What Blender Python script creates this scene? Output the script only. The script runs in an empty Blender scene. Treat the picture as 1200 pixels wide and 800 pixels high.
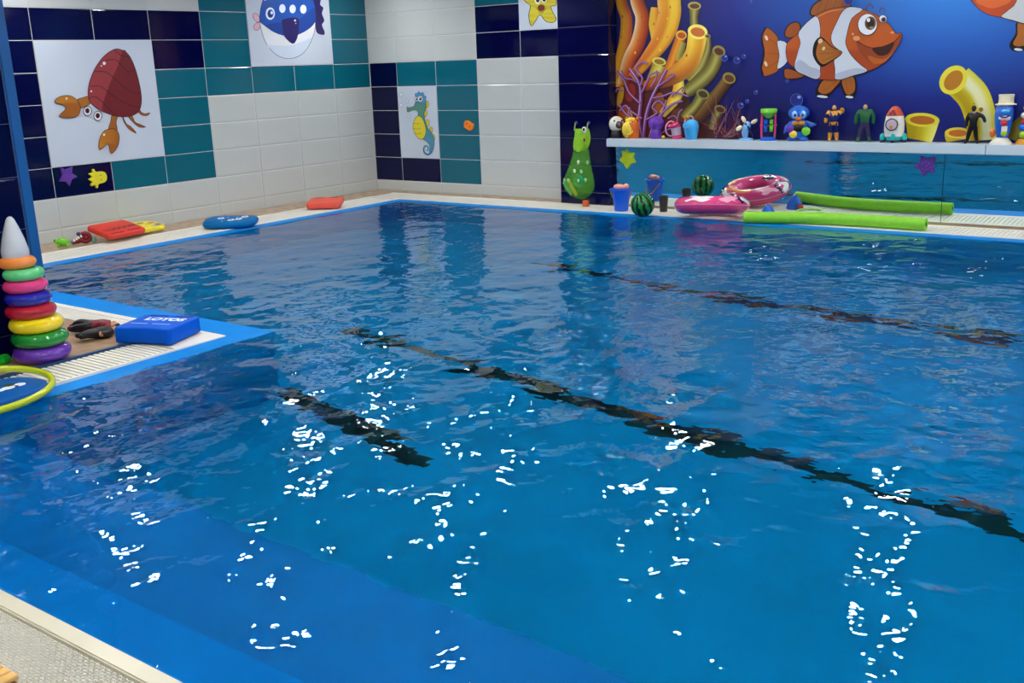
import bpy, bmesh, math, random
import numpy as np
from mathutils import Vector, Matrix
from mathutils.geometry import tessellate_polygon

SC = bpy.context.scene
COL = SC.collection
PI = math.pi
random.seed(7)

# ------------------------------------------------------------------ camera
FPX = 1206.54                      # focal length in pixels of the 1200 px wide frame
CAM = Vector((9.67905, -10.1073, 1.5717))
PITCH, YAW, ROLL = 0.2635, -0.6397, -0.0346
_f = Vector((math.sin(YAW)*math.cos(PITCH), math.cos(YAW)*math.cos(PITCH), -math.sin(PITCH)))
_r0 = Vector((math.cos(YAW), -math.sin(YAW), 0))
_u0 = _r0.cross(_f)
RT = math.cos(ROLL)*_r0 + math.sin(ROLL)*_u0
UP = -math.sin(ROLL)*_r0 + math.cos(ROLL)*_u0
cam_data = bpy.data.cameras.new('camera')
cam_data.sensor_width = 36.0
cam_data.lens = FPX*36/1200
cam_data.clip_start = 0.02
cam = bpy.data.objects.new('camera', cam_data)
COL.objects.link(cam)
m3 = Matrix((RT, UP, -_f)).transposed()
cam.matrix_world = Matrix.Translation(CAM) @ m3.to_4x4()
SC.camera = cam

# ------------------------------------------------------------------ world, lamps, exposure
world = bpy.data.worlds.new('world')
world.use_nodes = True
world.node_tree.nodes['Background'].inputs[0].default_value = (0.75, 0.85, 1.0, 1)
world.node_tree.nodes['Background'].inputs[1].default_value = 0.05
SC.world = world
LAMP_WATTS = 310.0                   # radiance of the ceiling downlights (emission strength)
CEIL = 2.75
LAMP_X = [0.8, 2.9, 5.0, 7.1, 9.2, 11.3, 13.4]
LAMP_Y = [-1.0, -2.9, -4.8, -6.7, -8.6, -10.5]
SC.view_settings.view_transform = 'Standard'
SC.view_settings.look = 'None'
SC.view_settings.exposure = 0.0
SC.view_settings.gamma = 1.0
SC.view_settings.use_curve_mapping = False
SC.cycles.use_denoising = True
SC.cycles.sample_clamp_indirect = 40.0
SC.cycles.max_bounces = 14
SC.cycles.transmission_bounces = 14
SC.cycles.glossy_bounces = 8
SC.cycles.diffuse_bounces = 5

# ------------------------------------------------------------------ helpers
def ray(px, py):
    return _f + RT*((px-600)/FPX) - UP*((py-400)/FPX)
def at_z(px, py, z):
    d = ray(px, py); return CAM + d*((z-CAM.z)/d.z)
def at_y(px, py, y):
    d = ray(px, py); return CAM + d*((y-CAM.y)/d.y)
def at_x(px, py, x):
    d = ray(px, py); return CAM + d*((x-CAM.x)/d.x)
def mpp(p):
    "metres per pixel at a point"
    return (Vector(p)-CAM).dot(_f)/FPX

def lin(c):
    c = c/255.0
    return c/12.92 if c <= 0.04045 else ((c+0.055)/1.055)**2.4
def rgb(r, g, b):
    return (lin(r), lin(g), lin(b), 1.0)

MATS = {}
def mat(name, col=(0.8, 0.8, 0.8, 1), rough=0.4, metal=0.0, noise=0.0, nscale=12.0, bump=0.0, bscale=60.0, coat=0.0, trans=0.0, ior=1.45, alpha=1.0, spec=0.5):
    if name in MATS: return MATS[name]
    m = bpy.data.materials.new(name); m.use_nodes = True
    nt = m.node_tree; b = nt.nodes['Principled BSDF']
    b.inputs['Base Color'].default_value = tuple(col[:3])+(1,)
    b.inputs['Roughness'].default_value = rough
    b.inputs['Metallic'].default_value = metal
    b.inputs['Coat Weight'].default_value = coat
    b.inputs['Coat Roughness'].default_value = 0.03
    b.inputs['Transmission Weight'].default_value = trans
    b.inputs['IOR'].default_value = ior
    b.inputs['Alpha'].default_value = alpha
    b.inputs['Specular IOR Level'].default_value = spec
    tc = nt.nodes.new('ShaderNodeTexCoord')
    if noise > 0:
        n = nt.nodes.new('ShaderNodeTexNoise'); n.inputs['Scale'].default_value = nscale; n.inputs['Detail'].default_value = 5
        nt.links.new(tc.outputs['Object'], n.inputs['Vector'])
        r = nt.nodes.new('ShaderNodeMapRange')
        r.inputs['From Min'].default_value = 0.3; r.inputs['From Max'].default_value = 0.7
        r.inputs['To Min'].default_value = 1-noise; r.inputs['To Max'].default_value = 1+noise
        nt.links.new(n.outputs['Fac'], r.inputs['Value'])
        mx = nt.nodes.new('ShaderNodeVectorMath'); mx.operation = 'SCALE'
        mx.inputs[0].default_value = tuple(col[:3])
        nt.links.new(r.outputs['Result'], mx.inputs['Scale'])
        nt.links.new(mx.outputs['Vector'], b.inputs['Base Color'])
    if bump > 0:
        n2 = nt.nodes.new('ShaderNodeTexNoise'); n2.inputs['Scale'].default_value = bscale; n2.inputs['Detail'].default_value = 4
        nt.links.new(tc.outputs['Object'], n2.inputs['Vector'])
        bp = nt.nodes.new('ShaderNodeBump'); bp.inputs['Strength'].default_value = bump; bp.inputs['Distance'].default_value = 0.01
        nt.links.new(n2.outputs['Fac'], bp.inputs['Height'])
        nt.links.new(bp.outputs['Normal'], b.inputs['Normal'])
    MATS[name] = m
    return m

def plastic(name, r, g, b, rough=0.3):
    return mat(name, rgb(r, g, b), rough, noise=0.06, nscale=9, coat=0.7 if rough <= 0.25 else 0.0)

def mesh_obj(name, bm, material, parent=None, smooth=False, loc=None, normals=True):
    me = bpy.data.meshes.new(name)
    if normals: bmesh.ops.recalc_face_normals(bm, faces=bm.faces[:])
    bm.to_mesh(me); bm.free()
    mats = material if isinstance(material, (list, tuple)) else [material]
    for m in mats: me.materials.append(m)
    if smooth:
        me.polygons.foreach_set('use_smooth', [True]*len(me.polygons))
        if smooth != 'all':
            try: me.set_sharp_from_angle(angle=math.radians(smooth if smooth is not True else 40))
            except Exception: pass
    o = bpy.data.objects.new(name, me); COL.objects.link(o)
    if parent is not None: o.parent = parent
    if loc is not None: o.location = loc
    return o

def tag(o, label=None, cat=None, group=None, kind=None):
    if label: o['label'] = label
    if cat: o['category'] = cat
    if group: o['group'] = group
    if kind: o['kind'] = kind
    return o

def thing(name, label, cat, loc=(0, 0, 0), rotz=0.0, group=None, rot=None):
    o = bpy.data.objects.new(name, None); COL.objects.link(o)
    o.empty_display_size = 0.05
    o.location = loc
    o.rotation_euler = rot if rot is not None else (0, 0, rotz)
    return tag(o, label, cat, group)

def struct(name, bm, material, parent=None, smooth=False, kind=True):
    o = mesh_obj(name, bm, material, parent, smooth)
    if parent is None and kind: o['kind'] = 'structure'
    return o

def part_copy(src, parent, loc, name=None):
    o = src.copy(); COL.objects.link(o); o.parent = parent; o.location = loc
    return o

def NB(): return bmesh.new()

def add(bm, verts, faces, M=None, mi=0):
    vs = [bm.verts.new((M @ Vector(v)) if M is not None else v) for v in verts]
    fs = []
    for f in faces:
        try:
            nf = bm.faces.new([vs[i] for i in f]); nf.material_index = mi; fs.append(nf)
        except ValueError: pass
    return vs, fs

def box(bm, lo, hi, M=None, mi=0):
    (x0, y0, z0), (x1, y1, z1) = lo, hi
    return add(bm, [(x0,y0,z0),(x1,y0,z0),(x1,y1,z0),(x0,y1,z0),(x0,y0,z1),(x1,y0,z1),(x1,y1,z1),(x0,y1,z1)],
        [(0,3,2,1),(4,5,6,7),(0,1,5,4),(1,2,6,5),(2,3,7,6),(3,0,4,7)], M, mi)

def cbox(bm, c, s, M=None, mi=0):
    return box(bm, (c[0]-s[0]/2, c[1]-s[1]/2, c[2]-s[2]/2), (c[0]+s[0]/2, c[1]+s[1]/2, c[2]+s[2]/2), M, mi)

def lathe(bm, prof, seg=24, M=None, mi=0, sy=1.0):
    "profile of (radius, z) from bottom to top, turned about z"
    verts, rings = [], []
    for r, z in prof:
        if r < 1e-6:
            rings.append([len(verts)]); verts.append((0, 0, z))
        else:
            ring = []
            for i in range(seg):
                a = 2*PI*i/seg
                ring.append(len(verts)); verts.append((r*math.cos(a), sy*r*math.sin(a), z))
            rings.append(ring)
    faces = []
    for a, b in zip(rings, rings[1:]):
        if len(a) == 1 and len(b) == 1: continue
        for i in range(seg):
            j = (i+1) % seg
            if len(a) == 1: faces.append((a[0], b[j], b[i]))
            elif len(b) == 1: faces.append((a[i], a[j], b[0]))
            else: faces.append((a[i], a[j], b[j], b[i]))
    if len(rings[0]) > 1: faces.append(tuple(reversed(rings[0])))
    if len(rings[-1]) > 1: faces.append(tuple(rings[-1]))
    return add(bm, verts, faces, M, mi)

def ball(bm, c, r, seg=20, rings=12, M=None, mi=0):
    rx, ry, rz = r if isinstance(r, (tuple, list)) else (r, r, r)
    T = Matrix.Translation(c) @ Matrix.Diagonal((rx, ry, rz, 1))
    if M is not None: T = M @ T
    prof = [(math.sin(PI*i/rings) if 0 < i < rings else 0.0, -math.cos(PI*i/rings)) for i in range(rings+1)]
    return lathe(bm, prof, seg, T, mi)

def torus(bm, R, r, seg=40, cs=14, M=None, mi=0, rz=None):
    rz = r if rz is None else rz
    verts, faces = [], []
    for i in range(seg):
        a = 2*PI*i/seg
        for j in range(cs):
            b = 2*PI*j/cs
            q = R + r*math.cos(b)
            verts.append((q*math.cos(a), q*math.sin(a), rz*math.sin(b)))
    for i in range(seg):
        for j in range(cs):
            i2, j2 = (i+1) % seg, (j+1) % cs
            faces.append((i*cs+j, i2*cs+j, i2*cs+j2, i*cs+j2))
    return add(bm, verts, faces, M, mi)

def tube(bm, pts, rad, seg=10, M=None, mi=0, closed=False):
    P = [Vector(p) for p in pts]; n = len(P)
    rads = rad if isinstance(rad, (list, tuple)) else [rad]*n
    verts, faces = [], []
    nrm = None
    for i in range(n):
        if closed: t = P[(i+1) % n]-P[i-1]
        else: t = P[min(i+1, n-1)]-P[max(i-1, 0)]
        t.normalize()
        if nrm is None:
            ref = Vector((0, 0, 1)) if abs(t.z) < 0.9 else Vector((1, 0, 0))
            nrm = t.cross(ref).normalized()
        else:
            nrm = (nrm - t*nrm.dot(t)).normalized()
        bn = t.cross(nrm)
        for j in range(seg):
            a = 2*PI*j/seg
            verts.append(P[i] + (nrm*math.cos(a)+bn*math.sin(a))*rads[i])
    m = n if closed else n-1
    for i in range(m):
        for j in range(seg):
            a, b = i, (i+1) % n
            faces.append((a*seg+j, a*seg+(j+1) % seg, b*seg+(j+1) % seg, b*seg+j))
    if not closed:
        faces.append(tuple(reversed(range(seg)))); faces.append(tuple(range((n-1)*seg, n*seg)))
    return add(bm, verts, faces, M, mi)

def spline(pts, sub=6, closed=True):
    P = [Vector(p) for p in pts]; n = len(P); out = []
    rng = n if closed else n-1
    for i in range(rng):
        if closed: p0, p1, p2, p3 = P[i-1], P[i], P[(i+1) % n], P[(i+2) % n]
        else: p0, p1, p2, p3 = P[max(i-1, 0)], P[i], P[i+1], P[min(i+2, n-1)]
        for k in range(sub):
            t = k/sub
            out.append(0.5*((2*p1)+(p2-p0)*t+(2*p0-5*p1+4*p2-p3)*t*t+(3*p1-p0-3*p2+p3)*t*t*t))
    if not closed: out.append(P[-1])
    return out

def prism(bm, outline, z0, z1, bev=0.0, M=None, mi=0, dish=0.0):
    "closed 2D outline raised from z0 to z1, with rounded top and bottom edges"
    P = [Vector((p[0], p[1])) for p in outline]
    n = len(P)
    area = sum(P[i].x*P[(i+1) % n].y-P[(i+1) % n].x*P[i].y for i in range(n))
    if area < 0: P.reverse()
    def inset(d):
        o = []
        for i in range(n):
            e = P[(i+1) % n]-P[i-1]
            nn = Vector((-e.y, e.x)); nn.normalize()
            o.append(P[i]+nn*d)
        return o
    rows = []
    if bev > 0:
        for k in (2, 1, 0):
            a = k*PI/4; rows.append((inset(bev*(1-math.cos(a))), z0+bev*(1-math.sin(a))))
        for k in (0, 1, 2):
            a = k*PI/4; rows.append((inset(bev*(1-math.cos(a))), z1-bev*(1-math.sin(a))))
    else: rows = [(P, z0), (P, z1)]
    verts, faces = [], []
    for pp, z in rows: verts += [(p.x, p.y, z) for p in pp]
    for k in range(len(rows)-1):
        for i in range(n):
            j = (i+1) % n
            faces.append((k*n+i, k*n+j, (k+1)*n+j, (k+1)*n+i))
    tri = tessellate_polygon([[Vector((p.x, p.y, 0)) for p in rows[0][0]]])
    faces += [tuple(reversed(t)) for t in tri]
    tri = tessellate_polygon([[Vector((p.x, p.y, 0)) for p in rows[-1][0]]])
    off = (len(rows)-1)*n
    faces += [tuple(i+off for i in t) for t in tri]
    return add(bm, verts, faces, M, mi)

def rrect(w, h, r, k=5, cx=0.0, cy=0.0):
    out = []
    for sx, sy, a0 in ((1, 1, 0), (-1, 1, PI/2), (-1, -1, PI), (1, -1, 1.5*PI)):
        for i in range(k+1):
            a = a0+PI/2*i/k
            out.append((cx+sx*(w/2-r)+r*math.cos(a), cy+sy*(h/2-r)+r*math.sin(a)))
    return out

# flat printed artwork: coloured shapes laid one over another on a panel
def print_material():
    if 'print' in MATS: return MATS['print']
    m = bpy.data.materials.new('print'); m.use_nodes = True
    nt = m.node_tree; b = nt.nodes['Principled BSDF']
    a = nt.nodes.new('ShaderNodeAttribute'); a.attribute_name = 'ink'
    nt.links.new(a.outputs['Color'], b.inputs['Base Color'])
    b.inputs['Roughness'].default_value = 0.3
    MATS['print'] = m
    return m

class Art:
    def __init__(s, place, normal, base=0.0004, step=0.0004):
        s.place, s.n, s.base, s.step = place, Vector(normal), base, step
        s.layer = 0; s.v = []; s.f = []; s.c = []
    def _put(s, pts, cols, faces):
        off = len(s.v); d = s.n*(s.base+s.step*s.layer)
        for p in pts: s.v.append(s.place(p[0], p[1])+d)
        s.c += cols; s.f += [tuple(i+off for i in f) for f in faces]
    def poly(s, pts, col, smooth=5, up=True):
        P = spline([(p[0], p[1], 0) for p in pts], smooth) if smooth else [Vector((p[0], p[1], 0)) for p in pts]
        cols = [rgb(*(col(p.x, p.y) if callable(col) else col)) for p in P]
        if up: s.layer += 1
        s._put(P, cols, tessellate_polygon([P]))
    def stroke(s, pts, w, col, closed=False, smooth=5, up=True):
        P = spline([(p[0], p[1], 0) for p in pts], smooth, closed) if smooth else [Vector((p[0], p[1], 0)) for p in pts]
        n = len(P); ws = w if isinstance(w, (list, tuple)) else None
        V, F = [], []
        for i in range(n):
            t = (P[(i+1) % n]-P[i-1]) if closed else (P[min(i+1, n-1)]-P[max(i-1, 0)])
            nn = Vector((-t.y, t.x, 0)); nn.normalize()
            if ws:
                u = i/(n-1)*(len(ws)-1); k = min(int(u), len(ws)-2); hw = (ws[k]*(1-u+k)+ws[k+1]*(u-k))/2
            else: hw = w/2
            V += [P[i]+nn*hw, P[i]-nn*hw]
        for i in range(n if closed else n-1):
            j = (i+1) % n
            F.append((2*i, 2*i+1, 2*j+1, 2*j))
        if up: s.layer += 1
        cols = [rgb(*(col(p.x, p.y) if callable(col) else col)) for p in V]
        s._put(V, cols, F)
    def outlined(s, pts, col, w=1.0, line=(40, 15, 15), smooth=5):
        s.poly(pts, col, smooth); s.stroke(pts, w, line, True, smooth)
    def ell(s, cx, cy, rx, ry, col, rot=0, line=None, w=0.8):
        c, sn = math.cos(rot), math.sin(rot)
        pts = [(cx+rx*math.cos(a)*c-ry*math.sin(a)*sn, cy+rx*math.cos(a)*sn+ry*math.sin(a)*c) for a in [2*PI*i/24 for i in range(24)]]
        s.poly(pts, col, 0)
        if line: s.stroke(pts, w, line, True, 0)
    def ribbon(s, pts, ws, cols, sub=6):
        "a shaded tube: centre line, widths along it, colours across it (left to right)"
        P = spline([(p[0], p[1], 0) for p in pts], sub, False)
        n = len(P); k = len(cols); V, C, F = [], [], []
        for i in range(n):
            t = P[min(i+1, n-1)]-P[max(i-1, 0)]
            nn = Vector((-t.y, t.x, 0)); nn.normalize()
            u = i/(n-1)*(len(ws)-1); q = min(int(u), len(ws)-2); w = ws[q]*(1-u+q)+ws[q+1]*(u-q)
            for j in range(k):
                e = j/(k-1)-0.5
                V.append(P[i]-nn*(w*e)); cc = cols[j]
                if isinstance(cc[0], tuple):
                    v = i/(n-1); cc = tuple(cc[0][h]*(1-v)+cc[1][h]*v for h in range(3))
                C.append(rgb(*cc))
        for i in range(n-1):
            for j in range(k-1):
                F.append((i*k+j, i*k+j+1, (i+1)*k+j+1, (i+1)*k+j))
        s.layer += 1; s._put(V, C, F)
    def build(s, name, parent):
        me = bpy.data.meshes.new(name)
        inv = Vector(parent.location) if parent is not None else Vector()
        me.from_pydata([v-inv for v in s.v], [], s.f)
        at = me.color_attributes.new('ink', 'FLOAT_COLOR', 'POINT')
        at.data.foreach_set('color', [x for c in s.c for x in c])
        me.materials.append(print_material())
        # faces look into the room
        flip = [p.index for p in me.polygons if p.normal.dot(s.n) < 0]
        if flip:
            bm = bmesh.new(); bm.from_mesh(me); bm.faces.ensure_lookup_table()
            bmesh.ops.reverse_faces(bm, faces=[bm.faces[i] for i in flip]); bm.to_mesh(me); bm.free()
        o = bpy.data.objects.new(name, me); COL.objects.link(o)
        if parent is not None: o.parent = parent
        return o

# ------------------------------------------------------------------ materials of the room
M_WT = mat('white_tile', (0.53, 0.56, 0.55, 1), 0.2, noise=0.03, nscale=2.0)
M_TT = mat('teal_tile', (0.003, 0.118, 0.175, 1), 0.16, noise=0.06, nscale=2.0)
M_NT = mat('navy_tile', (0.0012, 0.002, 0.040, 1), 0.08, noise=0.06, nscale=2.0, spec=0.35)
M_GROUT = mat('grout', (0.55, 0.56, 0.56, 1), 0.8)
M_NGROUT = mat('dark_grout', (0.10, 0.11, 0.19, 1), 0.7)
M_PANEL = mat('poster_panel', rgb(196, 206, 220), 0.28, noise=0.02, nscale=1.5)
M_WALL = mat('painted_wall', (0.03, 0.22, 0.32, 1), 0.7, noise=0.05, nscale=1.0)
M_CEIL = mat('ceiling_paint', (0.05, 0.11, 0.17, 1), 0.9)
M_DECK = mat('tan_stone', rgb(178, 148, 118), 0.22, noise=0.22, nscale=9, bump=0.12, bscale=30)
M_WGRATE = mat('white_plastic', rgb(232, 229, 218), 0.4, noise=0.04, nscale=6)
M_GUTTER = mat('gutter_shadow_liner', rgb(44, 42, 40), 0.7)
M_BORDER = mat('cream_curb', rgb(214, 208, 186), 0.28, noise=0.05, nscale=5)
M_LINER = mat('pool_liner', (0.0005, 0.275, 0.66, 1), 0.35, noise=0.07, nscale=1.5, spec=0.2)
M_BENCH = mat('bench_liner', (0.0005, 0.20, 0.62, 1), 0.35, noise=0.05, nscale=2.5, spec=0.2)
M_RIM = mat('rim_liner', (0.0005, 0.22, 0.68, 1), 0.45, noise=0.05, nscale=2.5, spec=0.06)
M_LANE = mat('lane_marking', rgb(4, 12, 22), 0.5)
M_BLUETRIM = mat('blue_trim', rgb(22, 92, 160), 0.35)
M_DBLUE = mat('dark_blue_trim', rgb(20, 58, 100), 0.4)
M_SHELF = mat('shelf_board', rgb(196, 210, 220), 0.3, noise=0.03, nscale=3)
M_WOOD = mat('pale_wood', rgb(222, 176, 104), 0.5, noise=0.12, nscale=14)
M_LAMP = bpy.data.materials.new('lamp_glow'); M_LAMP.use_nodes = True
_nt = M_LAMP.node_tree; _nt.nodes.remove(_nt.nodes['Principled BSDF'])
_e = _nt.nodes.new('ShaderNodeEmission'); _e.inputs[0].default_value = (1.0, 0.985, 0.955, 1); _e.inputs[1].default_value = LAMP_WATTS
_nt.links.new(_e.outputs[0], _nt.nodes['Material Output'].inputs[0])
M_MIRROR = mat('mirror_glass', (0.76, 0.86, 0.85, 1), 0.0, metal=1.0)

# water: clear rippling surface
M_WATER = bpy.data.materials.new('pool_water'); M_WATER.use_nodes = True
nt = M_WATER.node_tree; nt.nodes.remove(nt.nodes['Principled BSDF'])
g = nt.nodes.new('ShaderNodeBsdfGlass'); g.inputs['IOR'].default_value = 1.333; g.inputs['Roughness'].default_value = 0.0
g.inputs['Color'].default_value = (1.0, 1.0, 1.0, 1)
tc = nt.nodes.new('ShaderNodeTexCoord')
n1 = nt.nodes.new('ShaderNodeTexNoise'); n1.inputs['Scale'].default_value = 9.0; n1.inputs['Detail'].default_value = 2.0
nt.links.new(tc.outputs['Object'], n1.inputs['Vector'])
bp = nt.nodes.new('ShaderNodeBump'); bp.inputs['Strength'].default_value = 0.22; bp.inputs['Distance'].default_value = 0.02
nt.links.new(n1.outputs['Fac'], bp.inputs['Height']); nt.links.new(bp.outputs['Normal'], g.inputs['Normal'])
nt.links.new(g.outputs[0], nt.nodes['Material Output'].inputs[0])
va = nt.nodes.new('ShaderNodeVolumeAbsorption'); va.inputs['Color'].default_value = (0.35, 0.925, 0.92, 1); va.inputs['Density'].default_value = 1.0
nt.links.new(va.outputs[0], nt.nodes['Material Output'].inputs['Volume'])

# ------------------------------------------------------------------ the room shell
TH, TW = 0.30, 0.6517               # tile pitch
Z0 = 0.135                          # top of the cut bottom row
GAP = 0.004
ROOM_X, ROOM_Y = 14.5, -13.0

_tiles = {}
def tile_mesh(w, h, m):
    key = (round(w, 3), round(h, 3), m.name)
    if key in _tiles: return _tiles[key]
    a, c, b = w/2-GAP/2, h/2-GAP/2, min(0.014, h/5)
    v = []
    for (i, y) in ((0, 0.008), (0, 0.0045), (b*0.45, 0.0012), (b, 0.0)):
        v += [(-a+i, y, -c+i), (a-i, y, -c+i), (a-i, y, c-i), (-a+i, y, c-i)]
    f = []
    for k in range(3):
        for i in range(4):
            j = (i+1) % 4
            f.append((k*4+i, k*4+j, k*4+4+j, k*4+4+i))
    f.append((12, 13, 14, 15))
    me = bpy.data.meshes.new('tile'); me.from_pydata(v, [], f); me.materials.append(m)
    _tiles[key] = me
    return me
def tile(parent, c, w, h, m, rotz=0.0):
    o = bpy.data.objects.new('tile', tile_mesh(w, h, m)); COL.objects.link(o)
    o.parent = parent; o.location = c; o.rotation_euler = (0, 0, rotz)
    return o
def row_z(k):
    "bottom and top of tile row k"
    if k < 0: return 0.0, Z0
    return Z0+k*TH, min(Z0+(k+1)*TH, CEIL)

bm = NB(); box(bm, (-0.2, -6.52, -0.1), (-0.004, 0.2, CEIL)); box(bm, (-0.2, ROOM_Y, -0.1), (0.0, -6.52, CEIL), None, 1); wall_left = struct('wall_left', bm, [M_GROUT, M_WALL])
bm = NB(); box(bm, (-0.2, 0.004, -0.1), (3.3, 0.2, CEIL)); wall_back = struct('wall_back', bm, M_GROUT)
WHITE, TEAL, NAVY = M_WT, M_TT, M_NT
def left_col(i, k):
    if k <= 0: return WHITE
    if k == 1: return NAVY if i <= 0 else TEAL if i <= 2 else WHITE
    if k in (2, 3): return NAVY if i < 0 else TEAL if i == 2 else WHITE if i > 2 else None
    if k == 4: return NAVY if i < 0 else TEAL if i >= 2 else None
    if k == 5: return NAVY if i < 0 or i == 2 else TEAL if i in (3, 6) else None
    if k == 6: return NAVY if i <= 2 else TEAL if i in (3, 6) else None
    return WHITE if i <= 2 else TEAL if i in (3, 6) else None
O6 = 0.6463
for i in range(-3, 7):
    y1 = 0.0 if i == 6 else -(O6+(5-i)*TW)
    y0 = -O6 if i == 6 else y1-TW
    for k in range(-1, 9):
        m = left_col(i, k)
        if m is None: continue
        za, zb = row_z(k)
        tile(wall_left, (0, (y0+y1)/2, (za+zb)/2), y1-y0, zb-za, m, PI/2)
BX = 0.4688
def back_col(j, k):
    if k < 0: return WHITE
    if j == 0: return NAVY if k <= 4 else WHITE
    if j == 1: return NAVY if k == 0 else None if k <= 3 else TEAL if k == 4 else WHITE
    if j == 2: return TEAL if k <= 4 else WHITE
    if j == 3: return WHITE if k <= 4 else NAVY if k <= 6 else TEAL
    return WHITE if k <= 4 else NAVY if k == 5 else None
for j in range(5):
    x0 = 0.0 if j == 0 else BX+(j-1)*TW
    x1 = BX+j*TW
    for k in range(-1, 9):
        m = back_col(j, k)
        if m is None: continue
        za, zb = row_z(k)
        tile(wall_back, ((x0+x1)/2, 0, (za+zb)/2), x1-x0, zb-za, m)

# navy tiled pilaster beside the mural
PX0, PX1, PY = 3.076, 3.728, -0.195
bm = NB(); box(bm, (PX0+0.002, PY+0.006, 0), (PX1-0.006, 0.2, CEIL)); pil = struct('wall_pilaster', bm, M_NGROUT)
for k in range(-1, 9):
    za, zb = row_z(k)
    tile(pil, ((PX0+PX1)/2, PY, (za+zb)/2), PX1-PX0, zb-za, NAVY)
    tile(pil, (PX1, (PY+0.0)/2, (za+zb)/2), -PY, zb-za, NAVY, PI/2)

# wall carrying the mural, and the low wall under the shelf
bm = NB(); box(bm, (PX1-0.1, -0.02, 0.6), (ROOM_X, 0.2, CEIL)); struct('wall_mural', bm, M_WALL)
bm = NB(); box(bm, (PX1-0.02, -0.075, -0.1), (ROOM_X, 0.2, 0.655)); struct('wall_low', bm, M_WALL)
bm = NB(); box(bm, (ROOM_X, ROOM_Y, -0.1), (ROOM_X+0.2, 0.2, CEIL)); struct('wall_right', bm, M_WALL)
bm = NB(); box(bm, (-0.2, ROOM_Y-0.2, -0.1), (ROOM_X+0.2, ROOM_Y, CEIL)); struct('wall_near', bm, M_WALL)
bm = NB(); box(bm, (-0.2, ROOM_Y-0.2, CEIL), (ROOM_X+0.2, 0.2, CEIL+0.15)); struct('ceiling', bm, M_CEIL)

# shelf board, two lengths meeting at the right
SHZ0, SHZ1, SHY = 0.655, 0.742, -0.235
for x0, x1, lb in ((PX1-0.01, 7.60, 'long pale grey shelf board carrying the row of toys above the mirror'),
                   (7.604, 10.9, 'pale grey shelf board at the right edge, under the hatted whale toy')):
    bm = NB(); box(bm, (x0, SHY, SHZ0), (x1, -0.02, SHZ1))
    bmesh.ops.bevel(bm, geom=[e for e in bm.edges], offset=0.004, segments=2, affect='EDGES')
    tag(mesh_obj('wall_shelf', bm, M_SHELF), lb, 'shelf', 'shelf boards below the mural')
# mirror panes
MY = -0.10
for x0, x1, lb in ((PX1+0.004, 7.235, 'long low wall mirror under the shelf reflecting toys and water, left of the seam'),
                   (7.241, 10.9, 'low wall mirror under the shelf at the right edge, right of the seam')):
    bm = NB(); box(bm, (x0, -0.012, 0.0), (x1, 0.0, 0.648))
    t = mesh_obj('wall_mirror', bm, M_MIRROR); t.location = (0, MY+0.012, 0.006); t.rotation_euler = (math.radians(1.5), 0, 0)
    tag(t, lb, 'mirror', 'mirror panes under the shelf')

# ------------------------------------------------------------------ deck
AX, BXC, CY, NY, FY = 0.97, 4.55, -6.19, -8.70, -0.645   # coping lines of the pool
PRX = 13.0
bm = NB()
box(bm, (-0.1, -6.6, -0.12), (0.45, 0.1, 0.0))
box(bm, (0.45, -0.18, -0.12), (ROOM_X, 0.1, 0.0))
box(bm, (-0.1, ROOM_Y, -0.12), (4.17, -6.44, 0.0))
box(bm, (4.17, ROOM_Y, -0.12), (ROOM_X, -8.95, 0.0))
box(bm, (PRX, -8.95, -0.12), (ROOM_X, -0.18, 0.0))
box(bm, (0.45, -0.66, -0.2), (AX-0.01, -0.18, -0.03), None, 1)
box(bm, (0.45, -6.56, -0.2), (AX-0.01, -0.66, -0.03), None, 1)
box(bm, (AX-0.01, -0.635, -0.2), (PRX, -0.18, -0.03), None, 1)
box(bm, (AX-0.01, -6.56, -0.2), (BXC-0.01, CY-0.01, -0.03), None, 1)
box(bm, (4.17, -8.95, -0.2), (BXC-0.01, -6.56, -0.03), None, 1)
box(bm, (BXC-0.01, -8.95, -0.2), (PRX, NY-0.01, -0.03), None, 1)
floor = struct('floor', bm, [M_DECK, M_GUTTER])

def grate(label, x0, x1, y0, y1, along, pitch=0.034, border=0.055, sides=(1, 1), fill=0.55):
    "overflow grate: bars across, a frame strip along each long side"
    t = thing('overflow_grate', label, 'grate', ((x0+x1)/2, (y0+y1)/2, 0), 0, 'pool edge grates')
    cx, cy = (x0+x1)/2, (y0+y1)/2
    a0, a1, b0, b1 = (y0-cy, y1-cy, x0-cx, x1-cx) if along == 'y' else (x0-cx, x1-cx, y0-cy, y1-cy)
    def bx(bm, u0, u1, v0, v1, z0, z1):
        if along == 'y': box(bm, (v0, u0, z0), (v1, u1, z1))
        else: box(bm, (u0, v0, z0), (u1, v1, z1))
    bm = NB()
    if sides[0]: bx(bm, a0, a1, b0, b0+border*sides[0], -0.028, 0.001)
    if sides[1]: bx(bm, a0, a1, b1-border*sides[1], b1, -0.028, 0.001)
    mesh_obj('edge_strip', bm, M_WGRATE, t)
    bm = NB(); n = int((a1-a0)/pitch)
    for i in range(n):
        u = a0+pitch*(i+0.5)
        bx(bm, u-pitch*fill/2, u+pitch*fill/2, b0+border*sides[0], b1-border*sides[1], -0.022, -0.001)
    for k in range(1, 5):
        v = b0+(b1-b0)*k/5
        bx(bm, a0, a1, v-0.004, v+0.004, -0.025, -0.008)
    o = mesh_obj('grate_bars', bm, M_WGRATE, t); o['kind'] = 'stuff'
    return t
grate('white overflow grate along the foot of the left tiled wall', 0.455, AX, -6.19, -0.65, 'y', 0.04, 0.07, (1, 1), 0.8)
grate('white overflow grate along the far pool edge below pillar and mirror', 0.455, PRX, FY, -0.185, 'x', 0.04, 0.07, (1, 1), 0.8)
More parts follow.
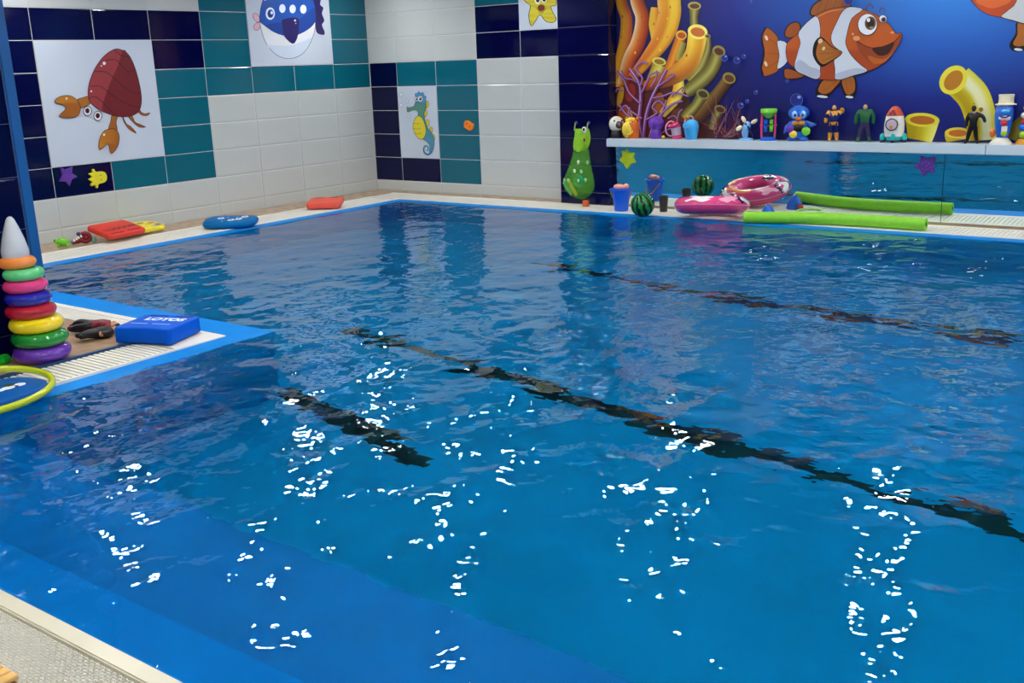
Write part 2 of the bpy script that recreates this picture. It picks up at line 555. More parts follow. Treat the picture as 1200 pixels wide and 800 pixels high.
grate('white overflow grate on the far side of the tan deck corner, behind the lying doll', 0.98, 4.17, -6.43, CY, 'x', 0.036, 0.06, (0, 1), 0.62)
grate('white overflow grate of the tan deck corner in front of the ring tower', 4.20, BXC, -8.69, -6.55, 'y', 0.036, 0.02, (0, 1), 0.62)
bm = NB(); box(bm, (4.185, -6.55, -0.02), (BXC, CY, 0.001)); box(bm, (4.25, -6.50, 0.0), (4.50, -6.25, 0.0016))
tag(mesh_obj('corner_plate', bm, M_WGRATE), 'flat white plate at the tip of the deck corner, beside the thick blue kickboard', 'plate')
bm = NB(); box(bm, (4.168, -8.9, -0.02), (4.198, -6.53, 0.012)); struct('trim_1', bm, M_DBLUE)
bm = NB(); box(bm, (BXC-0.01, NY-0.062, -0.05), (PRX, NY, 0.006))
bmesh.ops.bevel(bm, geom=[e for e in bm.edges], offset=0.005, segments=2, affect='EDGES')
struct('trim_2', bm, M_BORDER)
# near grate: rows of little nubs
t = thing('overflow_grate', 'knobbly white overflow grate at the near pool edge in the bottom left corner', 'grate', (7.0, -8.86, 0), 0, 'pool edge grates')
bm = NB()
px_, py_ = 0.027, 0.0096
nx, ny = int(3.6/px_), 20
for i in range(nx):
    x = -1.8+i*px_
    for xx in (x, x+px_/2): box(bm, (xx-0.0015, -0.10, -0.02), (xx+0.0015, 0.10, -0.009))
    for j in range(ny):
        cy_ = -0.096+j*py_; cx_ = x+(px_/2 if j % 2 else 0)
        v = [(cx_-0.0082, cy_-0.0020, -0.0035), (cx_+0.0082, cy_-0.0020, -0.0035), (cx_+0.0082, cy_+0.0020, -0.0035), (cx_-0.0082, cy_+0.0020, -0.0035),
             (cx_-0.0068, cy_-0.0010, 0.0), (cx_+0.0068, cy_-0.0010, 0.0), (cx_+0.0068, cy_+0.0010, 0.0), (cx_-0.0068, cy_+0.0010, 0.0)]
        add(bm, v, [(4, 5, 6, 7), (0, 1, 5, 4), (1, 2, 6, 5), (2, 3, 7, 6), (3, 0, 4, 7)])
o = mesh_obj('grate_nubs', bm, M_WGRATE, t, normals=False); o['kind'] = 'stuff'

# ------------------------------------------------------------------ pool basin
PD, WZ = -1.22, 0.001
RO = [(AX, CY), (BXC, CY), (BXC, NY), (PRX, NY), (PRX, FY), (AX, FY)]
d_ = 0.21
RI = [(AX+d_, CY+d_), (BXC+d_, CY+d_), (BXC+d_, NY+d_), (PRX-d_, NY+d_), (PRX-d_, FY-d_), (AX+d_, FY-d_)]
bm = NB()
vi = [(x, y, z) for (x, y), z in zip(RI, (0.006, 0.006, -0.05, -0.05, 0.006, 0.006))]; vb = [(x, y, PD) for x, y in RI]
n = 6
vs, _ = add(bm, vi+vb, [(i, n+i, n+(i+1) % n, (i+1) % n) for i in range(n)])
bm.faces.new([vs[6], vs[11], vs[10], vs[7]]); bm.faces.new([vs[7], vs[10], vs[9], vs[8]])
basin = struct('floor_pool', bm, M_LINER)
bm = NB()
add(bm, [(x, y, z) for (x, y), z in zip(RO, (-0.005, -0.005, -0.03, -0.03, -0.005, -0.005))]+vi, [(i, n+i, n+(i+1) % n, (i+1) % n) for i in range(n)])
mesh_obj('pool_rim', bm, M_RIM, basin)
bm = NB(); box(bm, (BXC+d_, NY+d_, PD), (PRX-d_, -7.72, -0.42))
bmesh.ops.bevel(bm, geom=[e for e in bm.edges if abs(e.verts[0].co.z+0.42) < 0.01 and abs(e.verts[1].co.z+0.42) < 0.01], offset=0.03, segments=3, affect='EDGES')
mesh_obj('pool_bench', bm, M_BENCH, basin)
def lane(pts, w):
    bm = NB(); V = []
    P = [Vector((a, b, 0)) for a, b in pts]
    for i, p in enumerate(P):
        tt = P[min(i+1, len(P)-1)]-P[max(i-1, 0)]; nn = Vector((-tt.y, tt.x, 0)).normalized()*w/2
        V += [p+nn+Vector((0, 0, PD+0.004)), p-nn+Vector((0, 0, PD+0.004))]
    add(bm, V, [(2*i, 2*i+1, 2*i+3, 2*i+2) for i in range(len(P)-1)])
    return mesh_obj('lane_line', bm, M_LANE, basin)
lane([(4.06, -2.25), (6.2, -2.60), (8.44, -2.76), (12.5, -2.95)], 0.13)
lane([(4.15, -4.78), (6.5, -5.12), (8.95, -5.42), (12.5, -5.8)], 0.145)
lane([(4.80, -5.95), (6.2, -6.30)], 0.17)

# water surface
rng = np.random.default_rng(5)
def waves(X, Y):
    Z = np.zeros_like(X)
    K = 80
    for i in range(K):
        lam = 0.07*(0.7/0.07)**rng.random()
        th = rng.uniform(-PI, PI)
        k = 2*PI/lam
        sl = WAVE*math.sqrt(2.0/K)
        Z += sl/k*np.sin(k*(X*math.cos(th)+Y*math.sin(th))+rng.uniform(0, 2*PI))
    return Z
WAVE = 0.050
step = 0.02
xs = np.arange(AX+d_-0.01, PRX-d_+0.02, step); ys = np.arange(NY+0.004, FY-d_+0.02, step)
X, Y = np.meshgrid(xs, ys)
calm = 1-0.4*np.clip((5.5-X)/3, 0, 1)*np.clip((Y+5.5)/2, 0, 1)    # quieter in the sheltered far corner
Z = WZ+waves(X, Y)*calm
keep = ~((X < BXC+d_-0.02) & (Y < CY+d_-0.02))
idx = -np.ones(X.shape, int); idx[keep] = np.arange(keep.sum())
verts = np.stack([X[keep], Y[keep], Z[keep]], 1)
q = np.stack([idx[:-1, :-1], idx[:-1, 1:], idx[1:, 1:], idx[1:, :-1]], -1).reshape(-1, 4)
q = q[(q >= 0).all(1)]
me = bpy.data.meshes.new('pool_water')
me.from_pydata(verts.tolist(), [], q.tolist())
me.polygons.foreach_set('use_smooth', [True]*len(me.polygons))
me.materials.append(M_WATER)
water = bpy.data.objects.new('pool_water', me); COL.objects.link(water)
tag(water, 'clear rippling blue water filling the swimming pool, with glints of the ceiling lamps', 'water', None, 'stuff')

# ------------------------------------------------------------------ ceiling downlights
bm = NB(); lathe(bm, [(0.08, -0.012), (0.08, 0.0)], 24); lamp_disc = mesh_obj('diffuser', bm, M_LAMP)
bm = NB(); torus(bm, 0.09, 0.014, 28, 8); lamp_ring = mesh_obj('frame', bm, M_SHELF)
first = True
for lx in LAMP_X:
    for ly in LAMP_Y:
        t = thing('ceiling_light', 'round white recessed downlight in the flat ceiling over the pool hall', 'lamp', (lx+(0.6 if LAMP_Y.index(ly) % 2 else 0), ly, CEIL-0.002), 0, 'ceiling downlights')
        for src in (lamp_disc, lamp_ring):
            o = src if first else src.copy()
            if not first: COL.objects.link(o)
            o.parent = t; o.location = (0, 0, 0)
        first = False

# navy tiled column at the left with a blue edge trim
CX1, CY1 = 3.83, -6.90
bm = NB(); box(bm, (3.0, -7.75, 0), (CX1-0.006, CY1-0.006, CEIL)); column = struct('wall_column', bm, M_NGROUT)
for k in range(-1, 9):
    za, zb = row_z(k)
    tile(column, (CX1, CY1-0.06-0.33, (za+zb)/2), 0.65, zb-za, NAVY, PI/2)
    tile(column, (3.415, -7.756, (za+zb)/2), 0.83, zb-za, NAVY)
bm = NB(); box(bm, (CX1-0.07, CY1-0.062, 0), (CX1+0.004, CY1+0.004, CEIL))
bmesh.ops.bevel(bm, geom=[e for e in bm.edges], offset=0.006, segments=2, affect='EDGES')
mesh_obj('corner_trim', bm, M_BLUETRIM, column)

# ------------------------------------------------------------------ printed panels on the walls
def crop(ox, oy, k):
    "points read off an enlarged view -> photograph pixels"
    return lambda pts: [(ox+x/k, oy+y/k) for x, y in pts]
def on_left(px, py): return at_x(px, py, 0.006)
def on_back(px, py): return at_y(px, py, -0.006)
def on_mural(px, py): return at_y(px, py, -0.032)
def panel(name, label, lo, hi, wall):
    "thin printed panel on a tiled wall"
    if wall == 'left':
        (y0, z0), (y1, z1) = lo, hi
        loc = Vector((0.0, (y0+y1)/2, (z0+z1)/2)); a, b = (0.0, (y0-y1)/2, (z0-z1)/2), (0.006, (y1-y0)/2, (z1-z0)/2)
        a = (0.0015, a[1], a[2])
    else:
        (x0, z0), (x1, z1) = lo, hi
        loc = Vector(((x0+x1)/2, 0.0, (z0+z1)/2)); a, b = ((x0-x1)/2, -0.006, (z0-z1)/2), ((x1-x0)/2, -0.0015, (z1-z0)/2)
    bm = NB(); box(bm, a, b)
    o = mesh_obj(name, bm, M_PANEL); o.location = loc
    return tag(o, label, 'poster', 'cartoon animal panels on the tiled walls')
NX, NYB = (1, 0, 0), (0, -1, 0)
INK = (48, 14, 16)

# crab
pan = panel('wall_poster', 'white square panel on navy tiles with a red hermit crab print', (-(O6+6*TW), Z0+2*TH+.002), (-(O6+4*TW), Z0+6*TH-.002), 'left')
c = crop(0, 0, 4.0); a = Art(on_left, NX)
def one(cc, p): return cc([p])[0]
for pts in ([(650, 505), (662, 525), (680, 532), (703, 528), (690, 542), (665, 540), (645, 520)], [(615, 535), (632, 570), (655, 582), (683, 595), (655, 596), (630, 580), (600, 545)], [(572, 540), (592, 580), (612, 592), (639, 624), (608, 608), (582, 575)]):
    a.outlined(c(pts), (150, 84, 30), 0.5, INK, 3)
a.outlined(c([(415, 452), (385, 458), (358, 470), (365, 508), (392, 502), (422, 484)]), (168, 104, 30), 0.6, INK, 3)
a.outlined(c([(525, 538), (550, 540), (543, 575), (547, 612), (508, 610), (517, 572)]), (158, 92, 30), 0.6, INK, 3)
a.outlined(c([(555, 230), (600, 255), (635, 330), (660, 440), (655, 510), (620, 540), (560, 546), (500, 530), (450, 505), (415, 465), (415, 400), (440, 330), (480, 270), (520, 238)]), (148, 54, 58), 0.8, INK)
a.poly(c([(575, 236), (600, 257), (634, 330), (658, 440), (653, 509), (620, 538), (560, 543), (487, 522), (480, 490), (510, 400), (550, 310)]), (112, 30, 38))
for pts in ([(490, 283), (540, 280), (570, 310), (600, 337), (635, 325)], [(440, 335), (500, 340), (560, 390), (610, 430), (657, 437)], [(420, 405), (470, 405), (530, 450), (600, 490), (655, 505)], [(415, 460), (450, 455), (500, 500), (540, 540)], [(535, 236), (570, 262), (605, 264)]):
    a.stroke(c(pts), 0.7, INK)
a.outlined(c([(255, 480), (275, 455), (320, 447), (355, 465), (375, 500), (365, 540), (330, 552), (275, 545), (305, 512), (298, 494)]), lambda x, y: (184, 118, 30) if y < 121 else (160, 92, 28), 0.7, INK, 3)
a.outlined(c([(510, 605), (540, 606), (557, 640), (547, 690), (518, 720), (505, 675), (480, 692), (462, 700), (465, 650), (485, 615)]), lambda x, y: (188, 122, 30) if x < 126 else (160, 92, 28), 0.7, INK, 3)
for x, y in ((408, 520), (456, 543)):
    p = one(c, (x, y)); a.ell(p[0], p[1], 4.8, 5.4, (226, 226, 232), 0, INK, 0.8); a.ell(p[0]-.3, p[1]-.3, 2.5, 3.1, (92, 24, 36)); a.ell(p[0]-.2, p[1]-.4, 1.1, 1.5, (12, 6, 8))
for x, y, r in ((485, 297, 1.9), (472, 309, 0.8), (424, 428, 1.0), (308, 462, 1.2), (484, 631, 1.3)):
    p = one(c, (x, y)); a.ell(p[0], p[1], r, r, (245, 235, 240))
a.build('crab_print', pan)

# whale plane
pan = panel('wall_poster', 'white panel amid teal tiles with a round blue whale print, cut by the picture top', (-(O6+2*TW), Z0+5*TH+.002), (-O6, Z0+9*TH-0.1), 'left')
c = crop(280, 0, 10.0); a = Art(on_left, NX)
NAVYI = (30, 26, 86)
for pts in ([(165, 168), (200, 160), (238, 200), (240, 256), (200, 250), (170, 212)], [(173, 312), (200, 272), (240, 265), (245, 322), (210, 356), (180, 345)]):
    a.outlined(c(pts), (226, 176, 196), 0.5, (70, 30, 50))
a.poly(c([(850, 40), (880, -80), (965, -60), (950, 50), (988, 92), (972, 160), (1000, 240), (972, 292), (1003, 372), (988, 410), (905, 372), (890, 200)]), (36, 26, 92), 4)
a.outlined(c([(240, 250), (245, 150), (270, 30), (330, -120), (450, -220), (580, -260), (700, -220), (820, -100), (880, 40), (897, 150), (896, 250), (880, 380), (820, 530), (730, 640), (600, 686), (470, 660), (360, 570), (290, 450), (255, 330)]), (222, 226, 232), 0.5, (40, 30, 50))
a.poly(c([(330, 530), (450, 532), (600, 530), (760, 480), (850, 440), (815, 530), (728, 636), (600, 680), (470, 656), (385, 590)]), (200, 212, 230), 4)
a.poly(c([(242, 250), (247, 150), (272, 30), (332, -118), (450, -216), (580, -256), (700, -216), (818, -98), (878, 40), (894, 150), (894, 250), (850, 305), (790, 352), (700, 398), (600, 420), (510, 410), (400, 368), (300, 300)]), (28, 84, 176), 4)
a.poly(c([(700, 230), (800, 150), (880, 90), (894, 150), (892, 248), (850, 303), (790, 350), (700, 396), (600, 418), (510, 408), (400, 366), (310, 300), (430, 268), (560, 262)]), (24, 66, 150), 4)
a.stroke(c([(242, 250), (300, 300), (400, 370), (510, 411), (600, 421), (700, 400), (790, 354), (850, 307), (895, 250)]), 0.5, NAVYI)
a.poly(c([(500, 240), (560, 215), (640, 204), (700, 230), (697, 330), (682, 440), (640, 510), (585, 488), (520, 410), (510, 320)]), (38, 28, 98), 4)
for x, y in ((505, 100), (625, 105), (750, 108)):
    p = one(c, (x, y)); a.ell(p[0], p[1], 3.7, 5.1, (228, 234, 242))
p = one(c, (363, 160)); a.ell(p[0], p[1], 5.4, 7.3, (232, 240, 248)); a.ell(p[0]+.2, p[1], 3.6, 5.0, (32, 98, 190)); a.ell(p[0], p[1]+.3, 2.7, 3.8, (24, 40, 110)); a.ell(p[0]+1.6, p[1]-1.0, 1.5, 1.9, (236, 242, 250))
for x, y, r in ((652, 240, 1.2), (660, 275, 0.6), (300, -5, 1.4)):
    p = one(c, (x, y)); a.ell(p[0], p[1], r, r, (240, 244, 250))
a.build('whale_print', pan)

# seahorse
pan = panel('wall_poster', 'white upright panel with a teal and yellow seahorse print', (BX, Z0+TH+.002), (BX+TW, Z0+4*TH-.002), 'back')
c = crop(460, 95, 8.42); a = Art(on_back, NYB)
for x, y in ((345, 232), (330, 322), (350, 415), (385, 487), (409, 560)):
    a.outlined(c([(x-18, y-22), (x+2, y-36), (x+14, y-12), (x+12, y+10), (x-4, y+36), (x-16, y+20)]), (206, 196, 50), 0.35, (110, 84, 20), 2)
a.outlined(c([(145, 253), (160, 262), (212, 248), (228, 212), (270, 205), (325, 212), (332, 265), (312, 320), (325, 400), (350, 465), (395, 520), (414, 590), (408, 660), (385, 706), (366, 694), (370, 640), (345, 600), (308, 572), (250, 540), (215, 470), (225, 400), (250, 350), (255, 310), (235, 285), (190, 290), (160, 305), (147, 295)]),
    lambda x, y: (82, 140, 120) if y < 135 else (70, 136, 160) if y < 160 else (74, 140, 176), 0.5, (24, 60, 80), 3)
a.stroke(c([(392, 690), (355, 724), (318, 705), (310, 665), (328, 638), (352, 650), (352, 678), (336, 686)]), [2.6, 1.9, 1.4, 1.1], (58, 116, 150))
a.outlined(c([(255, 345), (290, 360), (320, 420), (332, 500), (312, 560), (270, 570), (225, 520), (205, 450), (220, 380)]), (222, 206, 44), 0.5, (60, 90, 60))
for pts in ([(212, 415), (240, 420), (275, 416)], [(210, 465), (240, 472), (280, 466)], [(222, 510), (250, 520), (290, 512)]): a.stroke(c(pts), 0.45, (120, 120, 30))
a.outlined(c([(235, 165), (224, 125), (250, 120), (262, 100), (280, 120), (306, 110), (312, 140), (337, 155), (326, 178), (330, 216), (230, 210)]), (74, 146, 200), 0.45, (20, 60, 100), 2)
for x, y, r in ((240, 176, 2.2), (279, 174, 2.9)):
    p = one(c, (x, y)); a.ell(p[0], p[1], r, r*1.2, (240, 240, 240), 0, (20, 20, 20), 0.4); a.ell(p[0]+.1, p[1], r*.55, r*.75, (14, 10, 10)); a.ell(p[0]-.4, p[1]-.8, r*.2, r*.22, (250, 250, 250))
for x, y, r in ((90, 135, 2.1), (150, 200, 1.7), (92, 238, 2.1), (165, 350, 1.5)):
    p = one(c, (x, y)); a.ell(p[0], p[1], r, r*1.25, (206, 214, 226), 0, (150, 160, 176), 0.45); a.ell(p[0]-.4, p[1]-.8, r*.3, r*.3, (240, 244, 250))
a.build('seahorse_print', pan)

# starfish
pan = panel('wall_poster', 'white panel beside the navy pillar with a smiling yellow starfish print', (BX+3*TW, Z0+6*TH+.002), (PX0-0.004, Z0+8.5*TH), 'back')
c = crop(500, 0, 5.0); a = Art(on_back, NYB)
a.outlined(c([(655, -130), (625, -50), (568, -50), (574, 5), (608, 33), (598, 90), (612, 152), (640, 120), (665, 86), (695, 122), (735, 132), (759, 112), (738, 70), (730, 36), (758, 28), (755, -45), (690, -50)]), lambda x, y: (214, 200, 52) if (x+y) % 9 < 5 else (196, 178, 44), 0.8, (60, 36, 30), 4)
for x, y, r in ((650, 3, 3.2), (688, -2, 3.2)):
    p = one(c, (x, y)); a.ell(p[0], p[1], r, r*1.2, (236, 236, 232)); a.ell(p[0]+.3, p[1]-.3, r*.65, r*.85, (40, 30, 60))
p = one(c, (671, 36)); a.ell(p[0], p[1], 3.0, 2.2, (210, 190, 180)); p = one(c, (673, 45)); a.ell(p[0], p[1], 4.0, 3.6, (122, 50, 30), 0, (60, 20, 20), 0.4)
a.stroke(c([(640, 42), (655, 58), (672, 68), (690, 62), (705, 46)]), 0.5, (96, 60, 30)); a.stroke(c([(655, 66), (672, 76), (688, 70)]), 0.4, (120, 80, 40))
a.build('starfish_print', pan)

# ------------------------------------------------------------------ mural
mm = bpy.data.materials.new('mural_sea_print'); mm.use_nodes = True
nt = mm.node_tree; b = nt.nodes['Principled BSDF']; b.inputs['Roughness'].default_value = 0.32
tcn = nt.nodes.new('ShaderNodeTexCoord'); mp = nt.nodes.new('ShaderNodeMapping'); mp.vector_type = 'TEXTURE'
nt.links.new(tcn.outputs['Object'], mp.inputs['Vector'])
_c = on_mural(1125, -70)
mp.inputs['Location'].default_value = (_c.x-7.3, 0, _c.z-1.7); mp.inputs['Scale'].default_value = (2.9, 4.0, 1.75)
gr = nt.nodes.new('ShaderNodeTexGradient'); gr.gradient_type = 'SPHERICAL'; nt.links.new(mp.outputs[0], gr.inputs[0])
cr = nt.nodes.new('ShaderNodeValToRGB'); nt.links.new(gr.outputs['Fac'], cr.inputs[0])
els = cr.color_ramp.elements
els[0].position = 0.0; els[0].color = rgb(14, 16, 92)
els[1].position = 1.0; els[1].color = rgb(84, 170, 236)
for pos, colr in ((0.22, rgb(18, 32, 124)), (0.5, rgb(34, 92, 184)), (0.75, rgb(48, 128, 212))):
    e = els.new(pos); e.color = colr
nt.links.new(cr.outputs[0], b.inputs['Base Color'])
bm = NB(); box(bm, (3.735-7.3, -0.032, 0.744-1.7), (10.9-7.3, -0.02, CEIL-0.004-1.7))
mural = mesh_obj('wall_mural_panel', bm, mm); mural.location = (7.3, 0, 1.7)
tag(mural, 'large deep blue underwater mural with coral tubes and clownfish above the toy shelf', 'mural')
L4 = crop(700, 0, 4.615); R5 = crop(940, 0, 4.615)
a = Art(on_mural, NYB)
# reef mass
a.poly(L4([(112, 380), (200, 400), (300, 430), (420, 430), (480, 480), (520, 600), (600, 640), (640, 742), (112, 742)]), lambda x, y: (104, 30, 30) if x < 770 else (70, 40, 34), 3)
for x, y, rx, ry, cc_ in ((125, 520, 16, 60, (196, 150, 30)), (140, 610, 26, 36, (190, 90, 24)), (170, 640, 20, 40, (206, 150, 40)), (128, 690, 18, 40, (160, 60, 24)), (330, 560, 30, 60, (170, 90, 30)), (430, 640, 34, 60, (104, 60, 34)), (220, 700, 30, 30, (90, 40, 80)), (360, 690, 60, 34, (80, 36, 70)), (480, 690, 60, 34, (70, 34, 66)), (180, 500, 26, 50, (150, 40, 30))):
    p = one(L4, (x, y)); a.ell(p[0], p[1], rx/4.615, ry/4.615, cc_, 0.2)
def T(cc, pts, ws, cols, k): a.ribbon(cc(pts), [w/k for w in ws], cols)
OR = [(176, 84, 20), (214, 122, 26), (230, 160, 40), (206, 104, 20), (120, 40, 20)]
YE = [(226, 150, 40), (240, 190, 52), (250, 220, 66), (246, 226, 96), (214, 168, 36)]
OL = [(84, 78, 28), (128, 120, 46), (176, 168, 92), (120, 108, 42), (60, 44, 26)]
T(L4, [(118, -330), (128, -20), (158, 100), (152, 220), (124, 350), (118, 470)], [60, 62, 66, 54], [(196, 130, 20), (226, 160, 30), (220, 140, 26), (190, 84, 20), (140, 48, 18)], 4.615)
T(L4, [(180, -330), (212, -20), (246, 100), (222, 230), (172, 330), (140, 460)], [70, 76, 80, 60], [(240, 214, 170), (226, 150, 70), (206, 96, 30), (176, 66, 20), (110, 30, 18)], 4.615)
T(L4, [(312, 40), (308, 130), (318, 220), (300, 300)], [40, 56, 50, 40], [(236, 190, 70), (240, 180, 40), (206, 110, 26)], 4.615)
T(L4, [(420, -420), (390, -40), (392, 80), (352, 210), (280, 310), (190, 420)], [120, 126, 120, 84, 50], [((252, 226, 130), (220, 120, 34)), ((250, 190, 50), (214, 100, 26)), ((240, 170, 36), (206, 104, 26)), ((254, 232, 70), (226, 150, 36)), ((254, 226, 60), (220, 130, 30)), ((244, 204, 44), (130, 44, 20))], 4.615)
T(L4, [(528, 40), (524, 90), (526, 135)], [64, 44, 48], OL, 4.615)
T(L4, [(600, 200), (596, 270), (560, 360), (500, 440)], [30, 40, 56, 60], OL, 4.615)
T(L4, [(656, 285), (622, 370), (570, 430), (480, 500)], [72, 78, 84, 70], OL, 4.615)
T(L4, [(712, 428), (650, 510), (590, 580), (500, 680)], [64, 66, 84, 90], [(96, 76, 30), (132, 100, 44), (110, 76, 34), (78, 44, 26), (50, 26, 22)], 4.615)
T(L4, [(452, 205), (426, 280), (396, 360), (350, 430)], [58, 56, 58, 50], OR, 4.615)
T(L4, [(470, 230), (452, 290), (440, 330)], [30, 34, 30], [(190, 180, 90), (150, 140, 60), (96, 86, 34)], 4.615)
T(L4, [(440, 430), (440, 490), (410, 550), (350, 620)], [56, 62, 60, 40], YE, 4.615)
T(L4, [(335, 350), (318, 390), (290, 440)], [70, 66, 50], [(150, 120, 30), (214, 190, 60), (230, 220, 110), (160, 130, 40)], 4.615)
T(L4, [(545, 180), (528, 280), (484, 360), (390, 420), (250, 470)], [104, 96, 108, 92, 50], [((246, 216, 70), (190, 90, 26)), ((250, 226, 80), (206, 110, 30)), ((236, 190, 44), (190, 84, 26)), ((232, 160, 34), (150, 60, 22)), ((250, 226, 90), (100, 40, 20))], 4.615)
T(L4, [(570, 512), (535, 570), (470, 640)], [64, 56, 70], OL, 4.615)
T(L4, [(664, 592), (640, 640), (625, 700)], [60, 44, 50], OL, 4.615)
def mouth(cc, x, y, rx, ry, rot, rim, inner, k=4.615):
    p = one(cc, (x, y)); a.ell(p[0], p[1], rx/k, ry/k, rim, rot); a.ell(p[0]+.2, p[1]+.4, rx*.72/k, ry*.62/k, inner, rot)
mouth(L4, 545, 172, 54, 40, 0.2, (250, 232, 110), (206, 110, 46)); mouth(L4, 457, 190, 30, 26, 0.2, (236, 180, 60), (186, 84, 30))
mouth(L4, 528, 32, 36, 22, 0.05, (176, 168, 92), (96, 56, 30)); mouth(L4, 660, 277, 36, 30, 0.4, (150, 140, 66), (88, 44, 30))
mouth(L4, 716, 422, 36, 30, 0.4, (150, 130, 60), (90, 56, 34)); mouth(L4, 574, 508, 36, 27, 0.4, (140, 136, 66), (70, 56, 30))
mouth(L4, 667, 590, 32, 22, 0.3, (140, 124, 60), (80, 50, 30)); mouth(L4, 338, 332, 38, 22, 0.2, (226, 214, 96), (150, 110, 36)); mouth(L4, 600, 195, 16, 11, 0.2, (170, 160, 90), (90, 70, 40))
for x, y, r in ((340, 70, 3), (310, 130, 4), (383, 100, 4), (330, 210, 4), (383, 200, 3), (520, 245, 7), (488, 300, 5), (140, 90, 6), (148, 170, 3), (245, 90, 5), (225, 220, 4), (210, 285, 5), (345, 270, 6), (160, 40, 4), (135, 200, 4), (400, 40, 4), (330, -60, 5), (400, -120, 6)):
    p = one(L4, (x, y)); a.ell(p[0], p[1], r/4.6, r*1.5/4.6, (176, 100, 26) if (x+y) % 3 else (246, 196, 70))
PU, PL = (116, 58, 128), (186, 150, 196)
for pts, w in (([(250, 742), (232, 640), (240, 540), (232, 450), (182, 370)], 4.2), ([(255, 742), (270, 620), (300, 530), (340, 450), (380, 376)], 4.0), ([(240, 560), (180, 500), (150, 430), (112, 384)], 2.6),
               ([(236, 470), (250, 420), (215, 370), (250, 335), (282, 345)], 2.4), ([(300, 530), (360, 520), (420, 500), (500, 520)], 2.4), ([(330, 470), (390, 430), (425, 405), (400, 400)], 2.0),
               ([(250, 640), (190, 600), (160, 570), (130, 600)], 2.6), ([(265, 650), (330, 610), (305, 580), (340, 545), (372, 580), (350, 640)], 2.2), ([(300, 700), (360, 600), (380, 540)], 2.2),
               ([(210, 690), (180, 620), (185, 580)], 1.8), ([(410, 520), (470, 470), (465, 495)], 1.6), ([(440, 660), (450, 610), (470, 590)], 1.6), ([(390, 640), (420, 625), (440, 640)], 1.6), ([(225, 742), (205, 650), (160, 610), (125, 560)], 3.0), ([(290, 742), (320, 660), (370, 600), (420, 560), (470, 545)], 3.0), ([(250, 500), (280, 440), (300, 400), (345, 390)], 2.2), ([(200, 742), (170, 690), (130, 650)], 2.4), ([(232, 450), (200, 430), (160, 420), (140, 380)], 2.0), ([(330, 742), (390, 700), (450, 690)], 2.4), ([(300, 470), (330, 420), (330, 380)], 1.8), ([(150, 490), (120, 480), (112, 500)], 1.8)):
    a.stroke(L4(pts), w, PU); a.stroke([(x-.5, y-.3) for x, y in L4(pts)], w*.3, PL)
random.seed(3)
for i in range(64):
    an = -2.75+2.5*i/63+random.uniform(-.04, .04); ln = random.uniform(100, 190) if i % 5 else 240
    x0, y0 = 700+random.uniform(-60, 130), 742
    a.stroke(L4([(x0, y0), (x0+ln*math.cos(an)*0.8, y0+ln*math.sin(an))]), [1.0, 0.25], (96, 34, 44) if i % 3 else (150, 104, 110), False, 0)
a.layer += 1
def bubble(cc, x, y, r):
    p = one(cc, (x, y)); pts = [(p[0]+r/4.615*math.cos(q*PI/10), p[1]+r/4.615*math.sin(q*PI/10)) for q in range(20)]
    a.poly(pts, (28, 44, 130), 0); a.stroke(pts, 0.5, (86, 108, 184), True, 0); a.ell(p[0]+r*.4/4.6, p[1]-r*.45/4.6, r*.3/4.6, r*.25/4.6, (140, 160, 220))
for q in ((703, 313, 17), (770, 325, 17), (808, 304, 10), (873, 497, 10), (792, 568, 15), (827, 545, 9), (1093, 538, 33), (848, 10, 6), (1043, 437, 8)): bubble(L4, *q)
bubble(R5, 265, 5, 24)
a.build('coral_print', mural)
# yellow sponge tubes on the right
a = Art(on_mural, NYB, 0.0006)
YT = [(226, 214, 60), (206, 190, 30), (190, 168, 16), (180, 152, 10), (160, 130, 10)]
T(R5, [(1250, 620), (1180, 690), (1150, 760)], [60, 100, 110], [(110, 100, 30), (140, 128, 36), (104, 90, 24)], 4.615)
T(R5, [(840, 432), (925, 520), (965, 640), (975, 758)], [176, 180, 170, 150], [(206, 186, 24), (176, 150, 8), (182, 156, 10), (206, 190, 40), (232, 230, 176), (234, 232, 184), (224, 216, 90), (214, 204, 40)], 4.615)
mouth(R5, 818, 432, 86, 68, -0.85, (226, 216, 60), (186, 120, 34))
T(R5, [(650, 650), (645, 700), (635, 758)], [186, 160, 132], [(186, 164, 14), (176, 152, 10), (190, 170, 16), (216, 206, 60), (226, 220, 120)], 4.615)
mouth(R5, 650, 648, 94, 38, 0.05, (220, 210, 50), (176, 100, 30))
T(R5, [(840, 720), (842, 740), (845, 758)], [140, 136, 126], [(196, 176, 30), (180, 150, 14), (226, 220, 150)], 4.615)
mouth(R5, 842, 718, 70, 30, 0.0, (216, 200, 60), (190, 104, 36))
for x, y, r in ((968, 592, 12), (950, 690, 5), (930, 560, 4)):
    p = one(R5, (x, y)); a.ell(p[0], p[1], r/4.6, r/4.6, (150, 110, 16))
a.build('sponge_print', mural)
